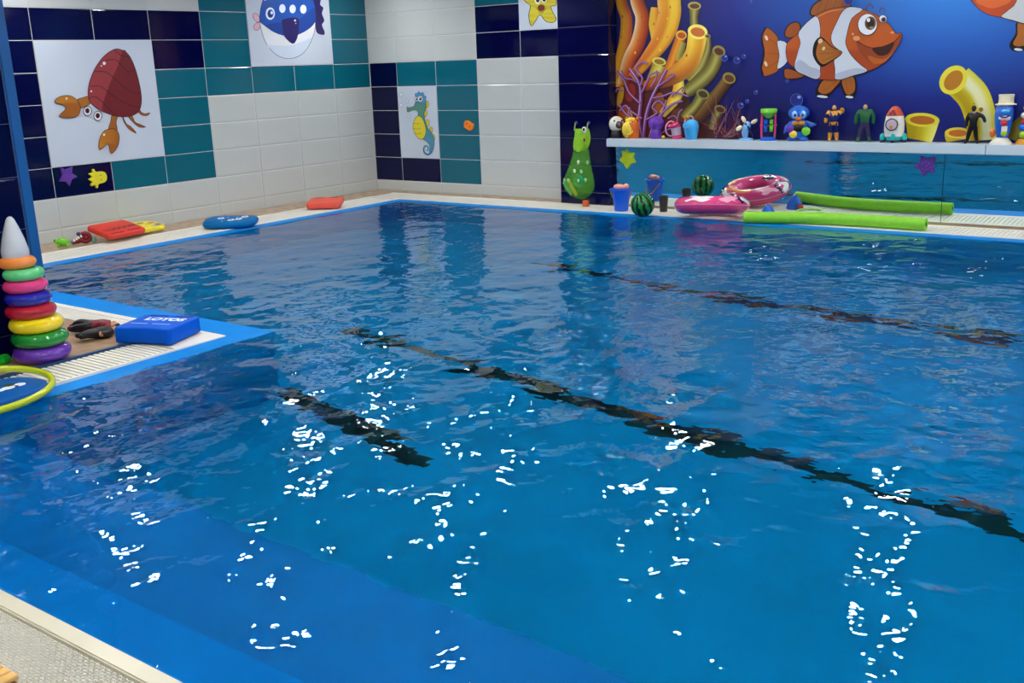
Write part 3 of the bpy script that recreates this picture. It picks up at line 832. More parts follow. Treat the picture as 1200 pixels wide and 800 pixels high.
# clownfish
a = Art(on_mural, NYB, 0.0006)
ORG, ORD, BLK, WHT = (186, 84, 26), (150, 56, 22), (18, 10, 16), (208, 216, 228)
a.outlined(L4([(915, 148), (975, 200), (984, 260), (986, 335), (975, 385), (908, 412), (886, 388), (902, 300), (888, 215)]), (176, 92, 28), 0.7, BLK, 4)
a.stroke(L4([(912, 148), (890, 200), (902, 290), (886, 360), (898, 408)]), 2.0, BLK)
for pts in ([(985, 250), (930, 210)], [(985, 290), (915, 290)], [(980, 330), (920, 370)]): a.stroke(L4(pts), 0.6, ORD, False, 0)
for x, y in ((915, 205), (912, 345)): p = one(L4, (x, y)); a.ell(p[0], p[1], 1.6, 3.2, (230, 210, 190), -0.4)
a.outlined(L4([(975, 222), (1032, 240), (1030, 330), (975, 372), (985, 300)]), WHT, 0.5, BLK, 3)
a.outlined(L4([(1015, 190), (1030, 140), (1080, 118), (1100, 150), (1080, 190), (1040, 205)]), (160, 80, 30), 1.2, BLK, 4)
a.outlined(L4([(1010, 390), (1020, 370), (1070, 380), (1120, 410), (1080, 425), (1020, 425)]), (160, 80, 30), 1.4, BLK, 4)
a.outlined(R5([(45, 75), (60, 30), (110, -5), (160, -25), (245, -25), (262, 35), (150, 52), (75, 84)]), (166, 92, 30), 1.6, BLK, 4)
for pts in ([(80, 70), (110, 0)], [(120, 60), (150, -15)], [(170, 45), (195, -20)], [(215, 38), (230, -15)]): a.stroke(R5(pts), 0.6, ORD, False, 0)
for f1 in ([(215, 428), (175, 490), (120, 532), (76, 515), (82, 470), (118, 430)], [(212, 430), (285, 410), (297, 490), (272, 532), (232, 520)]):
    a.poly(R5(f1), BLK, 4)
a.poly(R5([(208, 428), (172, 478), (130, 508), (92, 496), (94, 468), (124, 432)]), (170, 96, 32), 4); a.poly(R5([(218, 430), (276, 414), (288, 482), (262, 510), (236, 500)]), (170, 96, 32), 4)
for pts in ([(200, 430), (120, 490)], [(215, 430), (150, 505)], [(235, 430), (250, 500)], [(262, 425), (275, 490)]): a.stroke(R5(pts), 0.5, ORD, False, 0)
for x, y, rx in ((112, 522, 6.5), (258, 524, 4.5)): p = one(R5, (x, y)); a.ell(p[0], p[1], rx, 1.5, (214, 220, 230), 0.1)
BODY = [(923, 51), (936, 39), (949, 24), (956, 18), (972, 11), (996, 7.6), (1011.5, 11), (1029, 18), (1042, 28), (1050.5, 39), (1057, 38.5), (1056.6, 46.6), (1048, 60.7), (1035, 75), (1018, 83.4), (1000.7, 89), (981, 93.6), (961.7, 93), (945, 89), (931.9, 80), (923, 70.4)]
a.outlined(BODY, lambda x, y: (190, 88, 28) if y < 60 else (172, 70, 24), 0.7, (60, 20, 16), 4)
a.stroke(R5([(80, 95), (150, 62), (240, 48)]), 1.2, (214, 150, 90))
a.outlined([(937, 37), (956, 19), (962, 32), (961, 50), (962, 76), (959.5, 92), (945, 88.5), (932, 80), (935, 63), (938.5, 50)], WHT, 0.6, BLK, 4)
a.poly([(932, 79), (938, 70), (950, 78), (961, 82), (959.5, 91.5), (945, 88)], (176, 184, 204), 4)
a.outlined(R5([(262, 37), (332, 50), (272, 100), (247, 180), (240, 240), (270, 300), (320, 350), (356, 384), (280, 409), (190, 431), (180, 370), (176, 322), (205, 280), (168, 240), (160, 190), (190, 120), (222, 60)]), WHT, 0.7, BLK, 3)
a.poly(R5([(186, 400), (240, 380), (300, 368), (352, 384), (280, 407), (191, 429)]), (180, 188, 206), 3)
a.poly(R5([(222, 284), (160, 335), (105, 360), (62, 300), (70, 230), (108, 200), (165, 252)]), BLK, 4)
a.poly(R5([(218, 284), (158, 328), (112, 346), (80, 300), (88, 240), (116, 216), (165, 258)]), (172, 104, 34), 4)
for pts in ([(215, 284), (100, 250)], [(215, 285), (95, 290)], [(210, 288), (110, 330)]): a.stroke(R5(pts), 0.5, ORD, False, 0)
for x, y, r in ((102, 222, 2.4), (120, 262, 1.8)): p = one(R5, (x, y)); a.ell(p[0], p[1], r, r*1.3, (226, 196, 150), 0.6)
a.poly(R5([(300, 225), (350, 252), (400, 262), (450, 250), (505, 224), (540, 180), (538, 215), (500, 280), (440, 345), (390, 345), (350, 320), (310, 270)]), (150, 66, 28), 3)
a.poly(R5([(385, 260), (450, 248), (502, 226), (475, 285), (430, 302), (400, 288)]), (58, 24, 18), 4)
a.stroke(R5([(300, 222), (350, 250), (400, 260), (450, 248), (505, 222), (535, 185)]), 0.8, (50, 16, 12))
a.poly(R5([(360, 300), (440, 320), (500, 280), (450, 335), (390, 345)]), (190, 96, 36), 3)
p = one(R5, (298, 207)); a.ell(p[0], p[1], 4.2, 2.8, (226, 160, 110)); p = one(R5, (278, 184)); a.ell(p[0], p[1], 1.5, 1.4, (226, 160, 110)); p = one(R5, (492, 176)); a.ell(p[0], p[1], 2.4, 1.6, (226, 150, 100))
p = one(R5, (441, 102)); a.ell(p[0], p[1], 4.6, 4.4, (226, 230, 236), 0.6, BLK, 0.6); a.ell(p[0]+.8, p[1]+1, 2.6, 2.8, (60, 34, 30), 0.6)
p = one(R5, (358, 132)); a.ell(p[0], p[1], 11.3, 12.6, (232, 236, 242), 0.1, BLK, 0.8); a.ell(p[0]+3.4, p[1]-1.4, 6.2, 7.6, (122, 86, 44), 0.1, BLK, 0.6); a.ell(p[0]+3.4, p[1]-1.4, 4.6, 5.8, (34, 18, 16)); a.ell(p[0]+1.2, p[1]-5.2, 2.0, 2.4, (244, 246, 250)); a.ell(p[0]+4.6, p[1]+3.6, 2.4, 1.3, (170, 130, 70))
a.stroke(R5([(348, 48), (358, 28), (375, 22), (390, 44)]), 0.9, (110, 40, 24)); a.stroke(R5([(420, 66), (430, 46), (445, 44), (456, 62)]), 0.8, (110, 40, 24))
a.build('clownfish_print', mural)
a = Art(on_mural, NYB, 0.0006)
a.poly(R5([(1162, 120), (1155, 180), (1122, 235), (1130, 268), (1165, 280), (1210, 270), (1250, 240), (1250, 120)]), BLK, 4)
a.poly(R5([(1170, 120), (1165, 185), (1142, 232), (1160, 250), (1205, 245), (1245, 220), (1240, 120)]), (176, 100, 34), 4)
p = one(R5, (1170, 268)); a.ell(p[0], p[1], 5, 1.6, (220, 226, 236), 0.1)
a.outlined(R5([(905, -25), (925, 15), (962, 52), (1010, 80), (1075, 94), (1140, 112), (1215, 132), (1290, 120), (1290, -140), (1000, -150), (920, -90)]), (196, 76, 34), 0.8, (70, 20, 16), 3)
a.poly(R5([(940, 8), (975, 30), (1030, 45), (1100, 25), (1130, 0), (1080, -30), (980, -30)]), (222, 104, 48), 3)
a.outlined(R5([(1158, 10), (1115, 55), (1077, 90), (1140, 110), (1215, 130), (1262, 122), (1262, -120), (1190, -120)]), (206, 208, 210), 0.7, BLK, 3)
a.build('clownfish_print', mural)

# ------------------------------------------------------------------ foam shapes stuck to the walls
def relief(name, label, cat, pts, place, normal, thick, material, smooth=0, group=None, inset=0.06):
    src = [(p.x, p.y) for p in spline([(q[0], q[1], 0) for q in pts], smooth)] if smooth else list(pts)
    P = [place(x, y) for x, y in src]; n = len(P); N = Vector(normal)
    cen = sum(P, Vector())/n
    bm = NB(); V = []
    for d, k in ((0.0, 1.0), (thick*.7, 1.0), (thick, 1-inset)):
        V += [cen+(p-cen)*k+N*d-cen for p in P]
    F = []
    for r in range(2):
        for i in range(n): F.append((r*n+i, r*n+(i+1) % n, (r+1)*n+(i+1) % n, (r+1)*n+i))
    flat = [Vector((src[i][0], src[i][1], 0)) for i in range(n)]
    F += [tuple(i+2*n for i in t) for t in tessellate_polygon([flat])]
    add(bm, V, F)
    o = mesh_obj(name, bm, material); o.location = cen
    return tag(o, label, cat, group)
def wl(px, py): return at_x(px, py, 0.0)
def wb(px, py): return at_y(px, py, 0.0)
def wm(px, py): return at_y(px, py, MY-0.014)
M_FPUR = mat('purple_foam', rgb(92, 48, 150), 0.6, noise=0.15, nscale=60, bump=0.3, bscale=90)
M_FYEL = mat('yellow_foam', rgb(222, 214, 40), 0.6, noise=0.06)
M_FORA = mat('orange_foam', rgb(232, 126, 30), 0.55, noise=0.06)
M_FLIM = mat('lime_foam', rgb(184, 206, 26), 0.5, noise=0.08, nscale=40)
G = 'foam shapes stuck to the walls'
c = crop(20, 180, 10.0)
o = relief('foam_star', 'purple glitter foam star on navy tile under the crab panel', 'foam shape', c([(495, 158), (560, 185), (640, 152), (632, 225), (697, 268), (635, 300), (605, 382), (560, 330), (487, 325), (520, 255)]), wl, NX, 0.022, M_FPUR, 0, G)
o = relief('foam_octopus', 'yellow foam octopus on navy tile under the crab panel', 'foam shape', c([(832, 238), (850, 228), (878, 222), (872, 188), (893, 180), (912, 212), (990, 208), (1030, 230), (1045, 280), (1030, 325), (990, 345), (945, 357), (937, 400), (917, 400), (902, 365), (872, 380), (852, 362), (876, 335), (842, 312), (832, 295), (868, 280), (862, 258)]), wl, NX, 0.022, M_FYEL, 2, G)
a = Art(wl, NX, 0.0235)
for x, y in ((965, 252), (970, 305)): p = one(c, (x, y)); a.ell(p[0], p[1], 0.55, 0.9, (70, 60, 30))
a.build('eyes', o)['kind'] = 'stuff'
c = crop(270, 0, 4.0)
o = relief('foam_button', 'orange foam shape with two dimples on teal tile right of the seahorse', 'foam shape', c([(1098, 580), (1105, 565), (1120, 566), (1130, 574), (1143, 582), (1140, 604), (1124, 612), (1112, 604), (1100, 596)]), wb, NYB, 0.022, M_FORA, 3, G)
a = Art(wb, NYB, 0.0235)
for x, y in ((1113, 580), (1126, 592)): p = one(c, (x, y)); a.ell(p[0], p[1], 0.7, 0.9, (120, 52, 14))  # dimples are flat ovals, their shade put into the colour
a.build('dimples', o)['kind'] = 'stuff'
c = crop(640, 130, 6.0)
o = relief('foam_star', 'lime green foam star stuck on the left end of the mirror', 'foam shape', c([(566, 268), (588, 292), (624, 295), (614, 330), (630, 362), (598, 370), (570, 406), (550, 370), (516, 345), (540, 320), (535, 280), (552, 285)]), wm, NYB, 0.02, M_FLIM, 2, G)
c = crop(1020, 100, 6.667)
o = relief('foam_star', 'dark purple dotted foam star stuck on the mirror beside its seam', 'foam shape', c([(397, 545), (430, 566), (516, 560), (494, 620), (503, 680), (455, 675), (410, 708), (388, 658), (336, 630), (386, 603)]), wm, NYB, 0.02, M_FPUR, 2, G)
a = Art(wm, NYB, 0.0215)
for x, y in ((395, 570), (440, 590), (490, 580), (405, 610), (445, 630), (480, 640), (370, 630), (415, 650), (445, 655), (485, 668), (412, 690), (425, 600), (465, 610)):
    p = one(c, (x, y)); a.ell(p[0], p[1], 0.45, 0.45, (170, 120, 200))
a.build('dots', o)['kind'] = 'stuff'

# ------------------------------------------------------------------ toys on the shelf
def face_cam(loc):
    d = CAM-Vector(loc); return math.atan2(d.x, -d.y)
def shelf_toy(name, label, px, y=-0.135, cat='toy', turn=0.0, group='toys on the shelf under the mural'):
    p = at_y(px, 164, y); loc = Vector((p.x, y, SHZ1))
    s = mpp(loc)
    return thing(name, label, cat, loc, face_cam(loc)+turn, group), Matrix.Scale(s, 4), s
def ob(name, bm, m, par, smooth=45): return mesh_obj(name, bm, m, par, smooth)
def TR(x, y, z, rx=0, ry=0, rz=0):
    from mathutils import Euler
    return Matrix.Translation((x, y, z)) @ Euler((rx, ry, rz)).to_matrix().to_4x4()
P_WHITE = plastic('white_plastic_toy', 232, 228, 216, 0.25); P_BROWN = plastic('brown_plastic', 120, 84, 70); P_DARK = plastic('dark_plastic', 40, 32, 42)
P_YEL = plastic('yellow_plastic', 240, 208, 60, 0.25); P_ORA = plastic('orange_plastic', 226, 108, 30, 0.25); P_PUR = plastic('purple_plastic', 104, 52, 176, 0.2)
P_PINK = plastic('pink_plastic', 232, 72, 130, 0.25); P_LPINK = plastic('pale_pink_plastic', 226, 150, 180, 0.3); P_SKY = plastic('sky_blue_plastic', 64, 172, 240, 0.25)
P_BLUE = plastic('blue_plastic', 28, 98, 206, 0.2); P_NAVY = plastic('navy_plastic', 16, 24, 96, 0.25); P_CREAM = plastic('cream_plastic', 238, 230, 196, 0.3)
P_GREEN = plastic('green_plastic', 110, 206, 40, 0.25); P_LBLUE = plastic('light_blue_plastic', 120, 178, 236, 0.25); P_TEAL = plastic('teal_plastic', 28, 178, 178, 0.25)
P_RED = plastic('red_plastic', 206, 34, 40, 0.25); P_BLACK = plastic('black_plastic', 14, 12, 18, 0.35); P_GREY = plastic('grey_print', 196, 176, 196, 0.35)
P_GOLD = plastic('ochre_plastic', 206, 140, 34, 0.35); P_DGREEN = plastic('dark_green_plastic', 24, 92, 50, 0.35); P_DPUR = plastic('dark_purple_plastic', 52, 44, 86, 0.4)
P_SKIN = plastic('doll_skin', 222, 170, 134, 0.4); P_HAIR = plastic('brown_doll_hair', 46, 30, 24, 0.5); P_RUST = plastic('rust_plastic', 190, 72, 40, 0.25)
P_LIME = plastic('lime_plastic', 170, 206, 30, 0.25); P_MAROON = plastic('dark_red_plastic', 120, 18, 34, 0.35)

# white-headed toy at the left end
t, S, s = shelf_toy('bath_toy', 'small white headed toy with round brown snout at the left end of the shelf', 722.5, -0.14)
bm = NB(); lathe(bm, [(0, 0), (6.5, 0), (7, 2), (6.5, 7), (5.5, 9)], 20, S); ob('body', bm, P_DARK, t)
bm = NB(); ball(bm, (0, 0, 16), (8.8, 7.5, 9.2), 24, 14, S); ob('head', bm, P_WHITE, t)
bm = NB(); ball(bm, (3.0, -6.6, 15.5), (4.2, 2.0, 4.2), 16, 8, S); ob('snout_ring', bm, P_DARK, t)
bm = NB(); ball(bm, (3.2, -7.6, 15.5), (2.9, 1.8, 2.9), 16, 8, S); ob('snout', bm, P_BROWN, t)
for x in (-2.4, 6.3):
    bm = NB(); ball(bm, (x, -6.4 if x < 0 else -5.0, 20), (1.1, 0.8, 1.1), 10, 6, S); ob('eye', bm, P_BLACK, t)
# yellow and orange can
t, S, s = shelf_toy('watering_can', 'yellow and orange toy watering can beside the white headed toy', 739.5, -0.16)
bm = NB(); lathe(bm, [(0, 0), (7.0, 0), (7.6, 3), (7.6, 15), (7.0, 18.5), (0, 18.5)], 20, S @ TR(2.2, 0, 0)); ob('body', bm, P_ORA, t)
bm = NB(); ball(bm, (-3.0, -1.5, 10.2), (7.8, 6.6, 10.0), 22, 14, S); torus(bm, 6.2, 1.0, 24, 8, S @ TR(-3.6, -4.5, 10.5, 1.2, 0, -.3)); ob('front_shell', bm, P_YEL, t)
bm = NB()
for i in range(5): ball(bm, (-5+2.6*i, -1, 20.5+1.6*math.sin(i*PI/4)), (2.2, 2.2, 2.6), 10, 6, S)
ob('crest', bm, P_YEL, t)
bm = NB(); tube(bm, [(3, 0, 19), (6, -1, 21.5), (9.6, -1.5, 23)], [1.8, 2.4, 2.8], 10, S); ob('spout', bm, P_ORA, t)
# purple
t, S, s = shelf_toy('bath_toy', 'glossy purple toy with a big round head', 769, -0.15)
bm = NB(); lathe(bm, [(0, 0), (6.2, 0), (6.6, 3), (6.0, 9), (5.2, 12)], 20, S @ TR(0, 0, 0)); ob('body', bm, P_PUR, t)
bm = NB(); ball(bm, (0, 0, 17.3), (9.3, 8.4, 8.6), 26, 16, S); ob('head', bm, P_PUR, t)
bm = NB(); ball(bm, (8.0, -3, 1.9), (2.2, 2.0, 1.9), 12, 8, S); ob('foot', bm, P_YEL, t)
for x in (-3, 3.4): bm = NB(); ball(bm, (x, -8.0, 18.6), (0.6, 0.5, 0.8), 8, 6, S); ob('eye', bm, P_BLACK, t)
# pink can
t, S, s = shelf_toy('watering_can', 'pink toy watering can with a big ring handle on its left', 793, -0.15)
bm = NB(); lathe(bm, [(0, 0), (5.2, 0), (5.5, 1), (6.0, 17), (5.0, 17), (4.6, 6), (0, 6)], 22, S @ TR(1, 0, 0, 0, -.16, 0)); ob('body', bm, P_PINK, t)
bm = NB(); lathe(bm, [(5.68, 5), (5.98, 13.5)], 22, S @ TR(1, 0, 0, 0, -.16, 0)); ob('printed_band', bm, P_GREY, t)
bm = NB(); lathe(bm, [(6.4, 16.5), (6.6, 18), (5.4, 19.4), (4.6, 19), (4.8, 17)], 22, S @ TR(1, 0, 0, .12, -.3, 0)); ob('rim', bm, P_PINK, t)
bm = NB(); tube(bm, [(-6.6+6.2*math.cos(q), 0, 12+8.4*math.sin(q)) for q in [PI*0.32+PI*1.28*i/16 for i in range(17)]], 0.9, 8, S); ob('handle', bm, P_LPINK, t)
# blue can
t, S, s = shelf_toy('watering_can', 'sky blue toy watering can with an orange ball on its spout', 810, -0.175)
bm = NB(); lathe(bm, [(0, 0), (6.2, 0), (6.6, 1.5), (8.2, 9), (9.0, 15.5), (7.0, 20.5), (3.0, 23), (0, 23.3)], 24, S); ob('body', bm, P_SKY, t)
bm = NB(); torus(bm, 5.0, 1.1, 26, 8, S @ TR(-4.2, -4.0, 17.2, .75, -.55, 0)); ob('rim', bm, P_SKY, t)
bm = NB(); lathe(bm, [(0, 0), (4.6, 0), (4.6, .5), (0, .5)], 22, S @ TR(-4.2, -4.0, 17.3, .75, -.55, 0)); ob('opening_shade', bm, P_NAVY, t)  # navy disc paints the shaded inside; the body itself is closed
bm = NB(); ball(bm, (-5.4, 0, 25.4), (3.2, 2.8, 2.2), 14, 8, S); ob('spout_ball', bm, P_GOLD, t)
bm = NB(); tube(bm, [(-8, 0, 20), (-6.6, 0, 23.5), (-5.4, 0, 24.6)], [1.0, 1.2, 1.4], 8, S); tube(bm, [(-3.5, 1, 26), (-0.6, 1, 27), (1.6, 1, 25.5), (2.0, 1, 22.4)], .7, 8, S); ob('handle', bm, P_LPINK, t)
# pinwheel dolphin
t, S, s = shelf_toy('pinwheel_toy', 'light blue leaning toy with three cream pinwheel petals', 875, -0.15)
bm = NB(); lathe(bm, [(0, 0), (9, 0), (9.2, 1), (7.5, 2.4), (3, 3), (0, 3)], 24, S @ TR(-1, 0, 0), 0, 0.8); ob('base', bm, P_LBLUE, t)
bm = NB(); tube(bm, [(-1.6, 0, 2), (-2.2, 0, 8), (-1.0, 0, 14), (1.0, 0, 19), (2.0, 0, 21)], [2.6, 4.0, 4.8, 4.0, 2.2], 14, S); ob('body', bm, P_LBLUE, t)
bm = NB(); tube(bm, [(-2.0, -2.6, 19.6), (2.0, -3.6, 14), (5.6, -1.8, 8), (8.0, 0, 4)], [1.1, 1.4, 1.5, 0.7], 10, S); ob('stripe', bm, P_NAVY, t)
for (x, z, an, m_) in ((-4.0, 24.0, .5, P_CREAM), (-9.0, 14.2, 2.2, P_CREAM), (8.0, 21.4, -1.0, P_BROWN)):
    bm = NB(); ball(bm, (0, 0, 0), (2.3, 1.2, 4.2), 14, 10, S @ TR(x, -3.2, z, 0, -an, 0)); ob('petal', bm, P_CREAM, t)
# sand mill
t, S, s = shelf_toy('sand_mill', 'toy sand mill with green hopper, pink posts and blue base', 900, -0.15)
bm = NB(); lathe(bm, [(0, 0), (9.4, 0), (9.6, 1.2), (8.8, 4.2), (0, 4.4)], 26, S, 0, .75); ob('base', bm, P_BLUE, t)
for x in (-7.4, 7.4):
    bm = NB(); tube(bm, [(x, 0, 3), (x*1.04, 0, 15), (x*1.02, 0, 31)], [1.3, 1.4, 1.2], 10, S); ball(bm, (x*1.12, 0, 17.5), 1.7, 10, 6, S); ob('post', bm, P_PINK, t)
bm = NB(); lathe(bm, [(2.0, 25.5), (3.6, 26), (8.2, 31), (9.6, 32), (9.6, 35.6), (8.8, 36.4), (8.0, 35), (2, 30)], 28, S, 0, .75); ob('hopper', bm, P_GREEN, t)
for x, m_ in ((-3.2, P_BLUE), (3.2, P_GREEN)):
    bm = NB(); lathe(bm, [(0, -2.0), (2.4, -2.0), (2.4, 2.0), (0, 2.0)], 14, S @ TR(x, 0, 17, 0, PI/2, 0))
    for i in range(6): cbox(bm, (0, 0, 4.2), (3.8, .9, 5.6), S @ TR(x, 0, 17, i*PI/3, 0, 0))
    ob('paddle_wheel', bm, m_, t)
bm = NB(); tube(bm, [(-7.4, 0, 17), (7.4, 0, 17)], 0.8, 8, S); ob('axle', bm, P_PINK, t)
# blue bird toy
t, S, s = shelf_toy('bath_toy', 'blue owl eyed bird toy with orange collar and coloured discs', 935, -0.14)
bm = NB(); lathe(bm, [(0, 3), (9.5, 3), (11.2, 8), (10.4, 17), (8.0, 23), (5, 25)], 24, S, 0, .62); ob('body', bm, P_BLUE, t)
bm = NB(); ball(bm, (0, 0, 32), (12.2, 8.4, 8.6), 28, 16, S); ob('head', bm, P_BLUE, t)
for x in (-4.4, 4.4):
    bm = NB(); ball(bm, (x, -6.9, 30.4), (3.8, 2.0, 4.5), 18, 10, S); e = ob('eye', bm, P_LBLUE, t)
    bm = NB(); ball(bm, (x-.2*x/4.4, -8.7, 30), (1.4, .8, 1.8), 12, 8, S); ob('pupil', bm, P_NAVY, e)
bm = NB(); ball(bm, (0, -8.0, 25.8), (3.6, 3.2, 2.1), 16, 8, S); ob('beak', bm, P_ORA, t)
for x in (-3.4, 3.4): bm = NB(); ball(bm, (x, -6.6, 20.8), (4.0, 1.6, 2.6), 14, 8, S); ob('collar', bm, P_GOLD, t)
bm = NB(); ball(bm, (.6, -5.2, 14.8), (6.2, 2.4, 5.6), 16, 10, S); ob('chest', bm, P_BLACK, t)
for (x, z, r, m_) in ((-9.6, 14.2, 4.4, P_PUR), (-5.6, 8.2, 4.4, P_YEL), (8.6, 11.6, 4.9, P_GREEN)):
    bm = NB(); lathe(bm, [(0, 0), (r, 0), (r, 1.6), (r*.8, 2.3), (0, 2.5)], 20, S @ TR(x, -6.4, z, PI/2, 0, 0)); ob('disc', bm, m_, t)
for x in (-7.2, 6.6):
    bm = NB(); ball(bm, (x, -2, 2.4), (5.6, 5.2, 2.7), 18, 8, S); ob('foot', bm, P_LBLUE if 0 else P_BLUE, t)
bm = NB(); tube(bm, [(8, 1, 22), (14, 1.5, 18), (20, 2, 18.5)], [1.6, 3.4, 1.0], 10, S @ Matrix.Diagonal((1, .6, 1, 1))); ob('wing', bm, P_BLUE, t)
bm = NB(); tube(bm, [(-8, 1, 22), (-13, 1, 16), (-15.5, 0, 9)], [1.6, 2.6, 1.4], 10, S); ob('wing', bm, P_BLUE, t)

# plain jointed toy figures
def figure(par, J, E, R, mats, pick, S):
    names = list(J)
    bm = NB(); V = {k: bm.verts.new(J[k]) for k in names}
    for a_, b_ in E: bm.edges.new((V[a_], V[b_]))
    me = bpy.data.meshes.new('body'); bm.verts.index_update(); bm.to_mesh(me); bm.free()
    o = bpy.data.objects.new('tmp', me); COL.objects.link(o)
    sk = o.modifiers.new('skin', 'SKIN'); sk.use_smooth_shade = True
    for i, k in enumerate(names):
        sv = me.skin_vertices[0].data[i]; r = R[k]*1.3; sv.radius = (r, r) if not isinstance(r, tuple) else r
        sv.use_root = (k == names[0])
    sb = o.modifiers.new('sub', 'SUBSURF'); sb.levels = 1; sb.render_levels = 1
    bpy.context.view_layer.update()
    dg = bpy.context.evaluated_depsgraph_get()
    new = bpy.data.meshes.new_from_object(o.evaluated_get(dg))
    bpy.data.objects.remove(o)
    for m_ in list(new.materials): new.materials.pop()
    for m_ in mats: new.materials.append(m_)
    for p in new.polygons: p.material_index = pick(p.center); p.use_smooth = True
    new.transform(S)
    new.name = 'body'
    b_ = bpy.data.objects.new('body', new); COL.objects.link(b_); b_.parent = par
    return b_
EDG = [('pelvis', 'waist'), ('waist', 'chest'), ('chest', 'neck'), ('chest', 'shl'), ('shl', 'ell'), ('ell', 'hal'), ('chest', 'shr'), ('shr', 'elr'), ('elr', 'har'),
       ('pelvis', 'hil'), ('hil', 'knl'), ('knl', 'anl'), ('anl', 'tol'), ('pelvis', 'hir'), ('hir', 'knr'), ('knr', 'anr'), ('anr', 'tor')]
def joints(**kw):
    J = dict(pelvis=(0, 0, 19), waist=(0, 0, 23), chest=(0, 0, 30), neck=(0, 0, 35), shl=(-5.6, 0, 32.5), ell=(-7.6, 0, 26), hal=(-8, -1.2, 19.5),
             shr=(5.6, 0, 32.5), elr=(7.6, 0, 26), har=(8, -1.2, 19.5), hil=(-2.4, 0, 18), knl=(-3.4, -.6, 10.5), anl=(-4.0, 0, 2.2), tol=(-4.6, -3, 1.0),
             hir=(2.4, 0, 18), knr=(3.4, -.6, 10.5), anr=(4.0, 0, 2.2), tor=(4.6, -3, 1.0))
    J.update(kw); return J
def radii(k=1.0, **kw):
    R = dict(pelvis=3.2, waist=3.0, chest=4.2, neck=1.6, shl=2.3, ell=1.7, hal=1.4, shr=2.3, elr=1.7, har=1.4, hil=2.4, knl=2.0, anl=1.4, tol=1.1, hir=2.4, knr=2.0, anr=1.4, tor=1.1)
    R = {a_: b_*k for a_, b_ in R.items()}; R.update(kw); return R
def doll_head(par, c, S, skin, hair, r=2.7):
    x, y, z = c
    bm = NB(); ball(bm, c, (r*.86, r*.95, r*1.15), 16, 12, S); ball(bm, (x, y-r*.95, z-.1*r), (.16*r, .22*r, .24*r), 8, 6, S)
    h = ob('head', bm, skin, par)
    bm = NB(); ball(bm, (x, y+.2*r, z+.25*r), (r*.95, r*.95, r*1.05), 16, 10, S); ob('hair', bm, hair, h)
    for q in (-1, 1):
        bm = NB(); ball(bm, (x+q*r*.34, y-r*.86, z+.08*r), (.13*r, .1*r, .1*r), 8, 6, S); ob('eye', bm, P_BLACK, h)
    bm = NB(); cbox(bm, (x, y-r*.84, z-.5*r), (.5*r, .14*r, .1*r), S); ob('mouth', bm, P_MAROON, h)
def zone_a(c):
    if c.z < 11 or (abs(c.x) > 6.2 and c.z < 27): return 1
    if 19 < c.z < 22.5 or c.z > 31.5: return 1
    return 0
t, S, s = shelf_toy('toy_figure', 'plain toy figure in navy suit with ochre boots and collar', 976, -0.14, cat='toy figure')
figure(t, joints(shl=(-6.2, 0, 33), shr=(6.2, 0, 33), ell=(-8.8, 0, 27), hal=(-9, -1.4, 21), elr=(10.4, -1, 35), har=(7.4, -4, 38)), EDG, radii(1.12), [P_NAVY, P_GOLD], zone_a, S)
doll_head(t, (0, -.6, 38.6), S, P_SKIN, P_HAIR, 2.8)
t, S, s = shelf_toy('toy_figure', 'plain toy figure in dark green top and dark purple trousers', 1012, -0.14, cat='toy figure')
figure(t, joints(shl=(-6.6, 0, 34.5), shr=(6.6, 0, 34.5), ell=(-9.6, 0, 28), hal=(-9.6, -1, 20), elr=(9.8, 0, 28), har=(9.4, -1, 20), knl=(-4.4, -.6, 10.5), knr=(4.4, -.6, 10.5), anl=(-6.4, 0, 2.2), anr=(6.4, 0, 2.2), tol=(-7.4, -3, 1), tor=(7.2, -3, 1)), EDG, radii(1.2), [P_DPUR, P_DGREEN], lambda c: 1 if (c.z > 22 or abs(c.x) > 7.4 or c.z < 6) else 0, S)
doll_head(t, (0, -.6, 40.0), S, P_SKIN, P_HAIR, 2.8)
# rocket
t, S, s = shelf_toy('rocket_toy', 'white toy rocket with rust red nose and teal fins', 1047, -0.14)
bm = NB(); lathe(bm, [(0, 7), (10, 7), (11.4, 14), (11.2, 22), (9.8, 30.5), (0, 30.5)], 28, S, 0, .7); ob('hull', bm, P_WHITE, t)
bm = NB(); lathe(bm, [(9.8, 30.5), (8.6, 34), (6.2, 38), (3.2, 41), (0, 42)], 26, S, 0, .7); ob('nose_cone', bm, P_RUST, t)
bm = NB(); add(bm, [(-8.6, -5.2, 31.2), (1.6, -7.2, 31.2), (-.6, -5.4, 36.8), (-2.2, -4.6, 37.6)], [(0, 1, 2, 3)], S); ob('nose_window', bm, P_MAROON, t)
bm = NB(); lathe(bm, [(0, 0), (7.0, 0), (7.0, 1.1), (0, 1.1)], 26, S @ TR(-3.0, -7.6, 21, PI/2, 0, -.12)); ob('porthole_rim', bm, P_DARK, t)
bm = NB(); lathe(bm, [(0, 0), (5.8, 0), (5.8, .9), (0, 1.1)], 26, S @ TR(-3.0, -8.5, 21, PI/2, 0, -.12)); ob('porthole', bm, P_GREY, t)
bm = NB(); ball(bm, (-3.0, -9.3, 18.4), (2.4, .5, 2.2), 12, 6, S); ob('passenger_print', bm, P_GOLD, t)
bm = NB(); lathe(bm, [(0, 2.5), (8, 2.5), (10, 7.2), (0, 7.4)], 24, S, 0, .7); ob('skirt', bm, P_TEAL, t)
